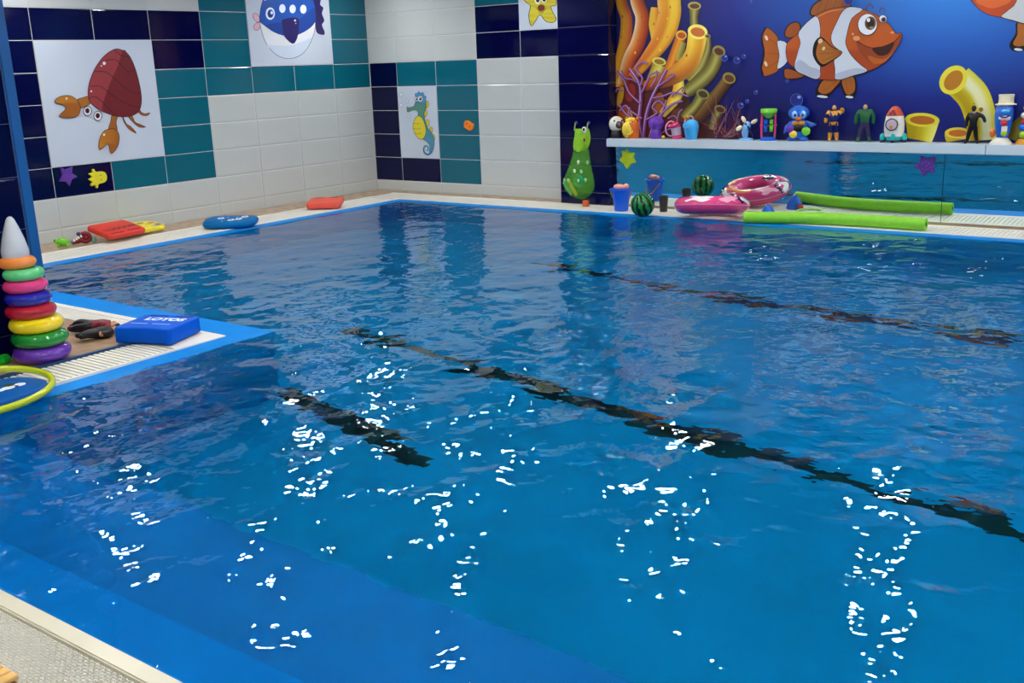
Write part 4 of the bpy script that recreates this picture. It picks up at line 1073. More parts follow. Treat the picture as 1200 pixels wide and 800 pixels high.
for x, y in ((-12.5, 1), (-1.0, -7.5), (11.5, 0)):
    bm = NB(); ball(bm, (x, y, 5.6), (3.2, 3.0, 5.4), 16, 10, S); f_ = ob('fin', bm, P_TEAL, t)
    bm = NB(); lathe(bm, [(0, 0), (2.6, 0), (3.0, 3.0), (0, 3.2)], 14, S @ TR(x, y, 0)); ob('nozzle', bm, P_DARK, f_)
# black figure
t, S, s = shelf_toy('toy_figure', 'plain toy figure all in black striding before a yellow sponge print', 1139, -0.14, cat='toy figure')
figure(t, joints(shl=(-5.4, 0, 33), shr=(5.2, 0, 33.5), ell=(-7.2, 0, 26), hal=(-7.6, -1, 19), elr=(10.4, -1, 30.5), har=(12.6, -2, 24), knl=(-4.2, -.8, 10.5), anl=(-5.4, 0, 2.2), tol=(-8.4, -2, 1), knr=(3.6, .4, 10), anr=(5.4, .6, 2.2), tor=(6.4, -2.6, 1)), EDG, radii(1.02), [P_BLACK], lambda c: 0, S)
doll_head(t, (-.6, -.6, 40.0), S, P_BLACK, P_BLACK, 2.9)
bm = NB(); torus(bm, 2.2, .5, 18, 6, S @ TR(-.2, -.2, 35.4)); ob('collar', bm, P_GREY, t)
# hatted whale
t, S, s = shelf_toy('bath_toy', 'blue smiling whale toy in a cream top hat on a white foot', 1174, -0.15)
bm = NB(); lathe(bm, [(0, 0), (12.0, 0), (12.2, 1.2), (8.0, 6.6), (5.0, 8.2), (0, 8.4)], 8, S @ TR(-1, 0, 0), 0, .7); ob('foot', bm, P_WHITE, t)
bm = NB(); lathe(bm, [(0, 7.5), (6.0, 8), (7.8, 15), (9.2, 24), (10.0, 33), (9.6, 41), (7, 45.5), (0, 46)], 26, S, 0, .75); ob('body', bm, P_BLUE, t)
bm = NB(); ball(bm, (0.8, -5.4, 30.5), (6.6, 2.6, 4.0), 18, 10, S); ob('jaw', bm, P_WHITE, t)
bm = NB(); tube(bm, [(-5.2, -7.9, 33.4), (-2, -8.8, 31.6), (2, -8.8, 31.4), (6.0, -7.6, 33.2)], .9, 8, S); ob('smile', bm, P_NAVY, t)
bm = NB(); ball(bm, (1.0, -7.0, 38), (4.6, 2.2, 2.3), 16, 8, S); ob('snout', bm, P_SKY, t)
bm = NB(); ball(bm, (0.8, -7.6, 24.8), (3.8, 3.0, 3.8), 16, 10, S); ob('red_ball', bm, P_RED, t)
bm = NB(); cbox(bm, (1.6, -6.6, 18.2), (6.2, 3, 6.0), S); ob('chute', bm, P_CREAM, t)
bm = NB(); ball(bm, (1.6, -6.4, 12.8), (3.6, 2.4, 3.6), 14, 8, S); ob('cup', bm, P_LIME, t)
bm = NB(); ball(bm, (-10.4, -1, 12.6), (3.2, 2.4, 5.0), 14, 8, S @ TR(0, 0, 0)); ob('flipper', bm, P_ORA, t)
bm = NB(); lathe(bm, [(0, 45), (11.4, 45), (11.6, 46), (8.2, 46.8), (8.0, 53), (8.6, 56.5), (8.0, 57), (0, 56.4)], 26, S @ TR(1, 0, 0), 0, .75); ob('hat', bm, P_CREAM, t)
# partial stacked toy at the frame edge
t, S, s = shelf_toy('bath_toy', 'stacked toy of coloured balls cut by the right edge', 1200, -0.14)
bm = NB(); lathe(bm, [(0, 0), (9, 0), (9, 2), (6, 6), (0, 7)], 18, S, 0, .75); ob('base', bm, P_GOLD, t)
for z, r, x, m_ in ((11, 6.2, 0, P_LIME), (19.5, 5.8, -1, P_BLUE), (27, 6.0, 1, P_RED), (33.5, 4.8, -1, P_WHITE), (42, 5.0, 1, P_YEL)):
    bm = NB(); ball(bm, (x, 0, z), (r, r*.8, r*.8), 16, 10, S); ob('ball', bm, m_, t)

# ------------------------------------------------------------------ frog bag on the pillar
def pw(px, py): return at_y(px, py, PY)
bagroot = thing('mesh_bag', 'green frog faced mesh toy bag hanging on the navy pillar', 'bag', pw(681, 190))
def bagmesh(rows, sub=12, back=0.004):
    bm = NB(); V, F = [], []
    base = pw(681, 190); N = sub+1
    for py, xl, xr, d in rows:
        for i in range(N):
            e = i/sub; p = pw(xl+(xr-xl)*e, py)-base
            dd = back+d*math.sin(PI*e)**0.6 if 0 < i < sub else back
            fold = 0.006*math.sin(e*19+py*.11)*(1 if d > .04 else 0)
            V.append((p.x, -dd-fold*math.sin(PI*e), p.z))
    for r in range(len(rows)-1):
        for i in range(sub): F.append((r*N+i, r*N+i+1, (r+1)*N+i+1, (r+1)*N+i))
    add(bm, V, F); return bm
def dens(rows, n=4):
    out = []
    for a_, b_ in zip(rows, rows[1:]):
        for k in range(n): out.append(tuple(a_[i]+(b_[i]-a_[i])*k/n for i in range(4)))
    return out+[rows[-1]]
M_NET = mat('green_net', rgb(96, 180, 44), 0.6, alpha=0.5, noise=0.25, nscale=30, bump=0.4, bscale=200)
M_FLAP = mat('lime_cloth', rgb(138, 196, 36), 0.6, noise=0.15, nscale=20, bump=0.3, bscale=60)
mesh_obj('net', bagmesh(dens([(174, 672.5, 690, .03), (183, 671, 691, .05), (195, 667, 693, .075), (206, 662.5, 695.5, .10), (215, 659.5, 697, .115), (222, 662, 696.5, .11), (228, 668, 692.5, .085), (232, 676, 688, .04), (233.3, 680, 685, .012)])), M_NET, bagroot, 'all')
mesh_obj('flap', bagmesh(dens([(150.5, 674.5, 690, .035), (153, 674, 691, .045), (160, 673.4, 692.2, .055), (166, 672.2, 692, .06), (172, 672, 690, .06), (176, 673.5, 687, .062), (177.6, 678, 684, .06)])), M_FLAP, bagroot, 'all')
for x0, x1 in ((675.3, 674.8), (690, 689.2)):
    b0 = pw(681, 190); p0, p1 = pw(x0, 143.8)-b0, pw(x1, 153)-b0
    bm = NB(); tube(bm, [p0+Vector((0, -.02, 0)), (p0+p1)/2+Vector((0, -.026, 0)), p1+Vector((0, -.03, 0))], .007, 8)
    st = mesh_obj('strap', bm, mat('pale_green_cord', rgb(140, 176, 130), 0.5), bagroot, True)
    bm = NB(); lathe(bm, [(0, 0), (.02, 0), (.016, .012), (.006, .02), (0, .02)], 14, Matrix.Translation(p0+Vector((0, -.001, 0))) @ Matrix.Rotation(PI/2, 4, 'X')); mesh_obj('suction_cup', bm, mat('clear_rubber', rgb(60, 70, 110), 0.2), st, True)
def onbag(px, py, d): p = pw(px, py)-pw(681, 190); return (p.x, -d, p.z)
bm = NB(); ball(bm, onbag(688.2, 151.5, .062), (.030, .016, .034), 16, 10); e = mesh_obj('eye', bm, P_WHITE, bagroot, True)
bm = NB(); ball(bm, onbag(688.4, 151.0, .079), (.014, .008, .018), 12, 8); mesh_obj('pupil', bm, P_BLACK, e, True)
bm = NB(); ball(bm, onbag(688.2, 163.4, .062), (.013, .012, .020), 12, 8); mesh_obj('nose', bm, P_MAROON, bagroot, True)
M_DOT = mat('pale_dot', rgb(150, 196, 140), 0.6)
for x, y, d in ((682, 189.4, .078), (678.5, 199.2, .094), (672, 210, .112), (686.5, 200, .097), (691.5, 190, .055), (691.6, 209.8, .098), (684.5, 210.4, .121), (665.5, 210.5, .07)):
    bm = NB(); ball(bm, onbag(x, y, d), (.019, .004, .024), 12, 6); mesh_obj('dot', bm, P_WHITE if y < 200 and x < 685 else M_DOT, bagroot, True)
G = 'toys seen through the frog bag net'
p = Vector(pw(682.5, 211)); bm = NB(); torus(bm, .052, .024, 24, 10, Matrix.Rotation(PI/2, 4, 'X')); o = mesh_obj('teether_ring', bm, plastic('sea_green_plastic', 24, 150, 100), None, True); o.location = p+Vector((0, -.078, 0)); tag(o, 'sea green ring toy inside the frog bag', 'toy', G)
p0, p1 = pw(669.5, 209), pw(679.5, 228); c0 = (p0+p1)/2
bm = NB(); tube(bm, [p0-c0, (p0+p1)/2-c0, p1-c0], [.022, .026, .02], 10); o = mesh_obj('toy_stick', bm, P_YEL, None, True); o.location = c0+Vector((0, -.07, 0)); tag(o, 'yellow stick toy inside the frog bag', 'toy', G)
p0, p1 = pw(664.5, 212), pw(673.5, 227); c0 = (p0+p1)/2
bm = NB(); tube(bm, [p0-c0, (p0+p1)/2-c0, p1-c0], [.03, .034, .028], 12); o = mesh_obj('toy_tube', bm, plastic('pale_green_plastic', 120, 190, 140), None, True); o.location = c0+Vector((0, -.045, 0)); tag(o, 'pale green tube toy at the left bottom of the frog bag', 'toy', G)

# ------------------------------------------------------------------ things on the far deck
def floorpt(px, py, z=0.0): return at_z(px, py, z)
# pail
p = at_y(721.5, 252, -0.60); loc = Vector((p.x, -0.48, 0.0))
t = thing('toy_bucket', 'blue toy bucket on the far pool edge in front of the navy pillar', 'bucket', loc, face_cam(loc))
M_PAIL = plastic('pail_blue', 22, 96, 220, 0.3)
bm = NB(); lathe(bm, [(0, 0), (.072, 0), (.076, .01), (.096, .215), (.112, .222), (.112, .243), (.098, .245), (.092, .23), (.070, .03), (0, .03)], 32); ob('body', bm, M_PAIL, t)
bm = NB(); tube(bm, [(.112*math.cos(q), .112*math.sin(q)*.4+.05*math.sin(q), .225-.15*math.sin(q)) for q in [PI*i/16 for i in range(17)]], .007, 8); ob('handle', bm, mat('tan_handle', rgb(170, 140, 100), 0.4), t)
for x in (-.114, .114): bm = NB(); ball(bm, (x, 0, .225), .015, 10, 6); ob('hinge', bm, M_PAIL, t)
bm = NB(); ball(bm, (-.01, 0, 0), (.065, .045, .036), 18, 10); ball(bm, (.062, 0, .014), (.032, .03, .03), 14, 8)
o = mesh_obj('squirt_toy', bm, plastic('peach_rubber', 236, 160, 150, 0.4), None, True); o.location = loc+Vector((-.01, 0, .252)); o.rotation_euler = (0, .1, face_cam(loc))
tag(o, 'small peach rubber toy lying on top of the blue bucket', 'toy')
# watermelon ball
M_MELON = bpy.data.materials.new('watermelon_skin'); M_MELON.use_nodes = True
nt = M_MELON.node_tree; b = nt.nodes['Principled BSDF']; b.inputs['Roughness'].default_value = 0.22
tcn = nt.nodes.new('ShaderNodeTexCoord'); sp = nt.nodes.new('ShaderNodeSeparateXYZ'); nt.links.new(tcn.outputs['Object'], sp.inputs[0])
def mth(op, a_, b_=None):
    n = nt.nodes.new('ShaderNodeMath'); n.operation = op
    for i, v in enumerate((a_, b_)):
        if v is None: continue
        if isinstance(v, (int, float)): n.inputs[i].default_value = v
        else: nt.links.new(v, n.inputs[i])
    return n.outputs[0]
ang = mth('ARCTAN2', sp.outputs[1], sp.outputs[0])
nz = nt.nodes.new('ShaderNodeTexNoise'); nz.inputs['Scale'].default_value = 26; nz.inputs['Detail'].default_value = 3; nt.links.new(tcn.outputs['Object'], nz.inputs['Vector'])
st = mth('SINE', mth('ADD', mth('MULTIPLY', ang, 11.0), mth('MULTIPLY', nz.outputs['Fac'], 5.0)))
cr = nt.nodes.new('ShaderNodeValToRGB'); nt.links.new(mth('ADD', mth('MULTIPLY', st, .5), .5), cr.inputs[0])
cr.color_ramp.elements[0].position = 0.42; cr.color_ramp.elements[0].color = rgb(4, 44, 24)
cr.color_ramp.elements[1].position = 0.62; cr.color_ramp.elements[1].color = rgb(30, 128, 60)
nt.links.new(cr.outputs[0], b.inputs['Base Color'])
p = at_y(753, 246.5, -0.80)
bm = NB(); ball(bm, (0, 0, 0), .124, 36, 20); o = mesh_obj('play_ball', bm, M_MELON, None, True); o.location = (p.x, -0.80, .127); o.rotation_euler = (.35, -.15, 0)
tag(o, 'dark green play ball striped like a watermelon by the blue bucket', 'ball')
# dark cup
p = at_y(777.5, 252, -0.37)
bm = NB(); lathe(bm, [(0, 0), (.039, 0), (.051, .158), (.054, .16), (.054, .165), (.047, .165), (.036, .01), (0, .01)], 24)
o = mesh_obj('drinking_cup', bm, mat('charcoal_plastic', rgb(46, 42, 44), 0.4), None, 45); o.location = (p.x, -0.37, 0.001); tag(o, 'small charcoal plastic cup between ball and pink ring', 'cup')
# orange block by the pillar
p = at_y(686, 242, -0.34)
bm = NB(); lathe(bm, [(0, 0), (.036, 0), (.038, .004), (.036, .06), (.034, .064), (0, .064)], 18); o = mesh_obj('toy_block', bm, plastic('burnt_orange_plastic', 206, 92, 30, .45), None, 45); o.location = (p.x, -0.33, 0.001)
tag(o, 'small burnt orange toy block at the foot of the navy pillar', 'toy')
# swim ring, tilted toward the mirror
p = at_y(835, 250, -0.62); loc = Vector((p.x, -0.64, 0.135))
t = thing('swim_ring', 'pink inflatable swim ring with white and orange print at the far pool edge', 'swim ring', loc, rot=(math.radians(-9), 0, 0.35))
M_RING = plastic('pink_vinyl', 222, 62, 128, 0.22)
RR, rr, rz = 0.262, 0.112, 0.088
bm = NB(); torus(bm, RR, rr, 64, 20, None, 0, rz); ob('tube', bm, M_RING, t, True)
bm = NB(); V = []
for (R_, z_) in ((RR+rr+.001, 0), ): torus(bm, R_, .0025, 64, 6)
ob('seam', bm, P_LPINK, t, True)
def ringpatch(name, a0, a1, b0, b1, m_, wob=0.12):
    bm = NB(); V, F = [], []; na, nb = 14, 7
    for i in range(na+1):
        for j in range(nb+1):
            u, v = i/na, j/nb
            a_ = math.radians(a0+(a1-a0)*u)+wob*math.sin(v*7+a0); b_ = math.radians(b0+(b1-b0)*v)+wob*math.sin(u*8+b0)
            q = RR+(rr+.0022)*math.cos(b_)
            V.append((q*math.cos(a_), q*math.sin(a_), (rz+.0022)*math.sin(b_)))
    for i in range(na):
        for j in range(nb):
            k = i*(nb+1)+j; F.append((k, k+1, k+nb+2, k+nb+1))
    add(bm, V, F); ob(name, bm, m_, t, True)
R_WH = plastic('white_vinyl', 236, 226, 234, .25); R_OR = plastic('orange_vinyl', 250, 132, 70, .25); R_PK = plastic('light_pink_vinyl', 250, 170, 200, .25); R_NV = plastic('indigo_vinyl', 44, 20, 84, .25)
ringpatch('print', 236, 272, 24, 70, R_WH); ringpatch('print', 292, 318, 22, 78, R_PK); ringpatch('print', 322, 330, 10, 90, R_NV, .05); ringpatch('print', 334, 352, 0, 80, R_WH)
ringpatch('print', 356, 364, 0, 90, R_NV, .05); ringpatch('print', 10, 40, 30, 120, R_PK); ringpatch('print', 150, 196, 50, 100, R_OR); ringpatch('print', 60, 130, 60, 150, R_OR)
ringpatch('print', 62, 84, 100, 122, R_NV, .3); ringpatch('print', 205, 222, 60, 84, R_NV, .2); ringpatch('print', 92, 128, 20, 50, R_WH); ringpatch('print', 128, 146, 20, 70, R_NV, .2); ringpatch('print', 262, 285, 90, 130, R_NV, .25)
bm = NB(); lathe(bm, [(0, 0), (.014, 0), (.014, .012), (.009, .018), (0, .018)], 14, TR(RR*.9, -.1, rz*.98)); ob('valve', bm, R_WH, t)
# pool noodle
M_NOOD = mat('lime_foam_noodle', rgb(134, 208, 48), 0.55, noise=0.06, nscale=20, bump=0.15, bscale=120)
nr = 0.056
P = [floorpt(869, 262.5), floorpt(930, 263.2), floorpt(985, 265.2), floorpt(1040, 268.6), floorpt(1083, 271.6)]
P = [Vector((q.x, q.y+.045, nr+.004)) for q in P]
P = spline(P, 8, False); c0 = P[len(P)//2].copy()
bm = NB(); tube(bm, [q-c0 for q in P], nr, 20); t = mesh_obj('pool_noodle', bm, M_NOOD, None, 45); t.location = c0
tag(t, 'lime green foam pool noodle lying along the far pool edge', 'pool noodle')
dirn = (P[-1]-P[-2]).normalized()
bm = NB(); tube(bm, [P[-1]-c0+dirn*.0005, P[-1]-c0+dirn*.002], .021, 14); mesh_obj('end_hole_shade', bm, mat('foam_hole_shade', rgb(44, 96, 14), .8), t)  # flat dark disc paints the shade of the hollow end
# blue scoop, pale loop behind the noodle
p = at_y(897, 256, -0.44); loc = Vector((p.x+.03, -0.45, 0.0))
t = thing('toy_scoop', 'blue cone shaped scoop toy with orange knob behind the green noodle', 'toy', loc, .4)
bm = NB(); lathe(bm, [(.085, 0), (.088, .01), (.07, .07), (.035, .125), (.012, .145), (0, .146)], 26); ob('cone', bm, P_BLUE, t)
bm = NB(); ball(bm, (.11, .03, .032), .03, 14, 8); ob('knob', bm, P_RUST, t)
bm = NB(); torus(bm, .12, .012, 40, 8); o = mesh_obj('dive_ring', bm, plastic('pale_green_ring', 190, 226, 140, .3), None, True)
p = at_y(916, 251, -0.30); o.location = (p.x+.14, -0.29, 0.0125); tag(o, 'pale green thin ring lying flat behind the green noodle', 'ring')

# ------------------------------------------------------------------ things by the left wall
def board(name, label, BL, BR, FR, FL, thick, rad, m_, slots=(), group='kickboards lying on the deck', bev=0.012, outline=None):
    "foam board from the four corners of its top face"
    BL, BR, FR, FL = [Vector(q) for q in (BL, BR, FR, FL)]
    c0 = (BL+BR+FR+FL)/4; u = ((BR-BL)+(FR-FL)).normalized(); v = ((BL-FL)+(BR-FR)); v = (v-u*v.dot(u)).normalized(); n = u.cross(v)
    w = ((BR-BL).length+(FR-FL).length)/2; h = ((BL-FL).length+(BR-FR).length)/2
    t = bpy.data.objects.new(name, None); COL.objects.link(t); t.empty_display_size = .05
    t.matrix_world = Matrix.Translation(c0-n*thick) @ Matrix((u, v, n)).transposed().to_4x4()
    tag(t, label, 'kickboard', group)
    ol = outline(w, h) if outline else rrect(w, h, rad, 6)
    bm = NB(); prism(bm, ol, 0, thick, bev); mesh_obj('board', bm, m_, t, 50)
    for (sx, sy, sw, sh, sm) in slots:
        bm = NB(); prism(bm, rrect(sw*w, sh*h, min(sw*w, sh*h)*.48, 5, sx*w, sy*h), thick-.01, thick+.0008, 0); mesh_obj('hand_slot_shade', bm, sm, t)  # dark slab stands in for the shade inside an uncut slot
    return t, w, h
def text_on(t, words, m_, x, y, z, size, rz=0.0, sx=1.0, font_bold=0.0, name='lettering'):
    cu = bpy.data.curves.new('lettering', 'FONT'); cu.body = words; cu.size = size; cu.extrude = 0.0006; cu.align_x = 'CENTER'; cu.align_y = 'CENTER'; cu.offset = font_bold
    tmp = bpy.data.objects.new('tmp', cu); COL.objects.link(tmp)
    bpy.context.view_layer.update()
    me = bpy.data.meshes.new_from_object(tmp.evaluated_get(bpy.context.evaluated_depsgraph_get()))
    bpy.data.objects.remove(tmp); bpy.data.curves.remove(cu)
    for k in list(me.materials): me.materials.pop()
    me.materials.append(m_); me.name = name
    me.transform(Matrix.Diagonal((sx, 1, 1, 1)))
    o = bpy.data.objects.new(name, me); COL.objects.link(o); o.parent = t; o.location = (x, y, z); o.rotation_euler = (0, 0, rz)
    return o
F_RED = mat('red_foam', rgb(214, 56, 44), 0.5, noise=0.06, nscale=15, bump=0.1, bscale=150); F_ROSE = mat('faded_red_foam', rgb(226, 84, 66), 0.5, noise=0.06, nscale=15, bump=0.1, bscale=150)
F_BLUE = mat('blue_foam', rgb(0, 88, 206), 0.5, noise=0.05, nscale=15, spec=0.12); F_TEALB = mat('teal_blue_foam', rgb(0, 100, 162), 0.5, spec=0.15, noise=0.06, nscale=15, bump=0.1, bscale=150)
F_YELLOW = mat('yellow_printed_foam', rgb(232, 218, 50), 0.45, noise=0.3, nscale=24); F_SLOTR = mat('slot_shade_red', rgb(110, 10, 12), .7); F_SLOTB = mat('slot_shade_blue', rgb(8, 14, 110), .7)  # slot colours are the foam darkened as if in shade
W_INK = mat('white_ink', rgb(226, 236, 246), .4); D_INK = mat('dark_ink', rgb(60, 22, 22), .4); SKY_INK = mat('pale_blue_ink', rgb(110, 160, 236), .4)
t, w, h = board('kickboard', 'yellow printed kickboard peeping out from under the red kickboard', (.06, -4.16, .094), (.06, -3.60, .094), (.42, -3.60, .062), (.42, -4.16, .062), .045, .10, F_YELLOW)
for i, (x, y, m_) in enumerate(((.30, -.30, P_GREY), (.38, .1, P_ORA), (.22, .25, P_BROWN), (.40, -.2, P_MAROON), (.3, .05, P_YEL))):
    bm = NB(); prism(bm, rrect(.07, .05, .02, 4, x*w, y*h), .04, .0458, 0); mesh_obj('print_patch', bm, m_, t)
t, w, h = board('kickboard', 'red kickboard with dark lettering leaning by the left tiled wall', (.275, -4.445, .168), (.225, -3.98, .168), (.54, -3.955, .085), (.62, -4.43, .085), .05, .05, F_RED, ((-.24, -.40, .34, .05, F_SLOTR), (.22, -.36, .34, .05, F_SLOTR)))
text_on(t, 'YOOOON', D_INK, .01, -.03, .0502, .075, 0.05, 1.15, .002)
# oval blue board
cR = Vector((RT.x, RT.y, 0)).normalized(); cF = Vector((_f.x, _f.y, 0)).normalized()
def flat_board(px, py, z, w, h, tilt=0.0, turn=0.0):
    c0 = at_z(px, py, z); a_, b_ = cR*math.cos(turn)+cF*math.sin(turn), cF*math.cos(turn)-cR*math.sin(turn)
    up_ = Vector((0, 0, tilt*h/2))
    return [c0-a_*w/2+b_*h/2+up_, c0+a_*w/2+b_*h/2+up_, c0+a_*w/2-b_*h/2-up_, c0-a_*w/2-b_*h/2-up_]
q = flat_board(270, 256.5, .085, .56, .36, .10, .0)
t, w, h = board('kickboard', 'teal blue oval kickboard with white flower print by the left wall', *q, .062, .13, F_TEALB, (), bev=.024)
random.seed(11)
for (x, y) in ((-.20, .12), (.03, -.12), (.16, -.02), (.24, .22)):
    bm = NB()
    for k in range(5):
        prism(bm, [(x*w+.022*math.cos(k*1.2566)+.018*math.cos(j*PI/4), y*h+.024*math.sin(k*1.2566)+.02*math.sin(j*PI/4)) for j in range(8)], .058, .0626+.0001*k, 0)
    f_ = mesh_obj('flower_print', bm, W_INK, t); f_['kind'] = 'stuff'
    bm = NB(); prism(bm, [(x*w+.012*math.cos(j*PI/4), y*h+.014*math.sin(j*PI/4)) for j in range(8)], .058, .0636, 0); mesh_obj('flower_centre', bm, P_DARK, f_)
for (x, y) in ((-.08, .2), (-.12, -.25), (.1, .2)):
    bm = NB(); prism(bm, [(x*w+.014*math.cos(j*PI/4), y*h+.018*math.sin(j*PI/4)) for j in range(8)], .058, .0626, 0); mesh_obj('dot_print', bm, SKY_INK, t)
q = flat_board(381, 234.5, .092, .40, .34, .10, .0)
t, w, h = board('kickboard', 'faded red kickboard farthest along the left wall near the corner', *q, .062, .04, F_ROSE, ((-.22, .38, .26, .06, F_SLOTR), (.22, .38, .26, .06, F_SLOTR)))
# green turtle
p = floorpt(76.5, 288.5); loc = Vector((p.x-.02, p.y-.012, 0))
t = thing('bath_toy', 'small bright green turtle toy at the foot of the left wall', 'toy', loc, face_cam(loc), 'small toys at the foot of the left wall')
bm = NB(); ball(bm, (0, 0, .045), (.058, .05, .040), 22, 12); ob('shell', bm, P_GREEN, t, True)
for x, y in ((-.04, -.035), (.04, -.035), (-.035, .035), (.04, .035)): bm = NB(); ball(bm, (x, y, .014), (.016, .014, .0145), 10, 6); ob('foot', bm, P_GREEN, t, True)
bm = NB(); ball(bm, (-.058, -.02, .062), (.02, .018, .018), 12, 8); h_ = ob('head', bm, P_GREEN, t, True)
bm = NB(); ball(bm, (-.068, -.034, .072), .006, 8, 6); ob('eye', bm, P_BLACK, h_, True)
# purple and teal toy
p = floorpt(99.5, 286); loc = Vector((p.x-.03, p.y+.01, 0))
t = thing('toy_animal', 'dark purple crocodile toy with white teeth beside the green turtle', 'toy', loc, face_cam(loc), 'small toys at the foot of the left wall')
bm = NB(); torus(bm, .042, .02, 26, 10, TR(.02, 0, .062, PI/2, 0, 0)); ball(bm, (.02, 0, .06), (.03, .024, .03), 14, 8); ob('body', bm, P_MAROON, t, True)
bm = NB(); tube(bm, [(-.10, -.01, .02), (-.06, -.01, .028), (-.02, 0, .04)], [.012, .02, .026], 10); ob('jaw', bm, P_MAROON, t, True)
bm = NB(); ball(bm, (-.035, 0, .10), (.024, .02, .02), 12, 8); ob('head', bm, P_DPUR, t, True)
for k in range(4): bm = NB(); lathe(bm, [(.011, 0), (0, .03)], 8, TR(-.085+.022*k, -.026, .036+.012*k)); ob('tooth', bm, P_WHITE, t)
M_PTEAL = plastic('pale_teal_plastic', 110, 180, 160, .4)
for x, r in ((-.105, .024), (.098, .026)): bm = NB(); ball(bm, (x*.94, .02, r*.98), (r, r*.8, r), 14, 8); ob('foot', bm, M_PTEAL, t, True)

# ------------------------------------------------------------------ deck corner at the left
# ring tower
tw = Vector((4.025, -7.10, 0.0))
t = thing('stacking_tower', 'tall stacking tower of glossy coloured rings topped by a white cone', 'toy tower', tw, 0)
RINGS = [('purple', (92, 34, 160), 427, 400, 49.5, 33), ('green', (10, 130, 40), 413, 384, 47, 32), ('yellow', (240, 214, 20), 396, 371, 42.5, 30.5), ('red', (178, 20, 46), 382, 357, 36, 28.5),
         ('blue', (22, 26, 160), 367, 343, 33, 26.5), ('pink', (226, 62, 130), 352, 331, 29.5, 25), ('mint', (92, 206, 130), 339, 318, 27.5, 23), ('orange', (250, 146, 66), 325, 306, 20, 21)]
zc = 0.0; mpx = mpp(tw+Vector((0, 0, .4)))
hts = [.096, .088, .084, .08, .076, .072, .07, .068]
for (nm, colr, yb, yt, cx, rad), hh in zip(RINGS, hts):
    r_ = hh/2; Ro = rad*mpx
    zc += r_
    base = tw+Vector((0, 0, zc))
    # sideways lean of the pile
    dd = base-CAM; px_now = 600+FPX*dd.dot(RT)/dd.dot(_f)
    sh = (cx-px_now)*mpp(base)
    off = Vector((RT.x, RT.y, 0)).normalized()*sh
    bm = NB(); torus(bm, Ro-r_*1.15, r_*1.15, 56, 18, None, 0, r_)
    o = mesh_obj('ring', bm, plastic(nm+'_glossy', *colr, 0.05), t, True); o.location = Vector((off.x, off.y, zc)); o['label'] = nm+' ring of the tower'
    zc += r_*.92
top = tw+Vector((0, 0, zc)); dd = top-CAM; sh = (18.5-(600+FPX*dd.dot(RT)/dd.dot(_f)))*mpp(top); off = Vector((RT.x, RT.y, 0)).normalized()*sh
k = mpx
bm = NB(); lathe(bm, [(0, 0), (13*k, 0), (15.2*k, .02), (15*k, .05), (12*k, .115), (8.2*k, .175), (4.6*k, .222), (2.4*k, .236), (0, .24)], 36); o = ob('cone', bm, plastic('grey_white_gloss', 206, 212, 220, .25), t, True); o.location = (off.x, off.y, zc-.01); o['label'] = 'greyish white cone on top'
# thick blue kickboard
def wavy(w, h):
    o_ = rrect(w, h, .03, 5); return [(x, y-(.022*math.cos(x/w*PI)*-1 if y < -h*.3 else 0)) for x, y in o_]
BLc, BRc, FRc, FLc = (3.951, -6.370, .108), (4.334, -6.215, .108), (4.493, -6.539, .108), (4.146, -6.66, .108)
def concave(w, h):
    o_ = []
    for i in range(13):
        x = -w/2+.03+(w-.06)*i/12; o_.append((x, -h/2+.02*math.cos((x/w)*PI)))
    cs = rrect(w, h, .03, 5)
    top_ = [q for q in cs if q[1] > -h/2+.03-1e-6 and q[1] >= 0 or (q[1] > -h/2+.0299)]
    right = [(w/2-.03+.03*math.sin(q), -h/2+.03-.03*math.cos(q)) for q in [PI/2*i/5 for i in range(1, 6)]]
    tr = [(w/2-.03+.03*math.cos(q), h/2-.03+.03*math.sin(q)) for q in [PI/2*i/5 for i in range(6)]]
    tl = [(-w/2+.03-.03*math.sin(q), h/2-.03+.03*math.cos(q)) for q in [PI/2*i/5 for i in range(6)]]
    left = [(-w/2+.03-.03*math.cos(q), -h/2+.03-.03*math.sin(q)) for q in [PI/2*i/5 for i in range(0, 5)]]
    return o_+right+tr+tl+left
t, w, h = board('kickboard', 'thick bright blue kickboard with white lettering on the deck corner', BLc, BRc, FRc, FLc, .100, .03, F_BLUE, ((-.2, .40, .34, .06, F_SLOTB), (.26, .40, .34, .06, F_SLOTB)), bev=.012, outline=concave)
text_on(t, 'LOTOS', W_INK, .02, .055, .1003, .085, 0, 1.0, .004)
for x0, x1 in ((-.15, -.03), (0.0, .13)):
    bm = NB(); prism(bm, rrect(x1-x0, .016, .007, 3, (x0+x1)/2, -.055), .095, .1006, 0); mesh_obj('small_print', bm, SKY_INK, t)
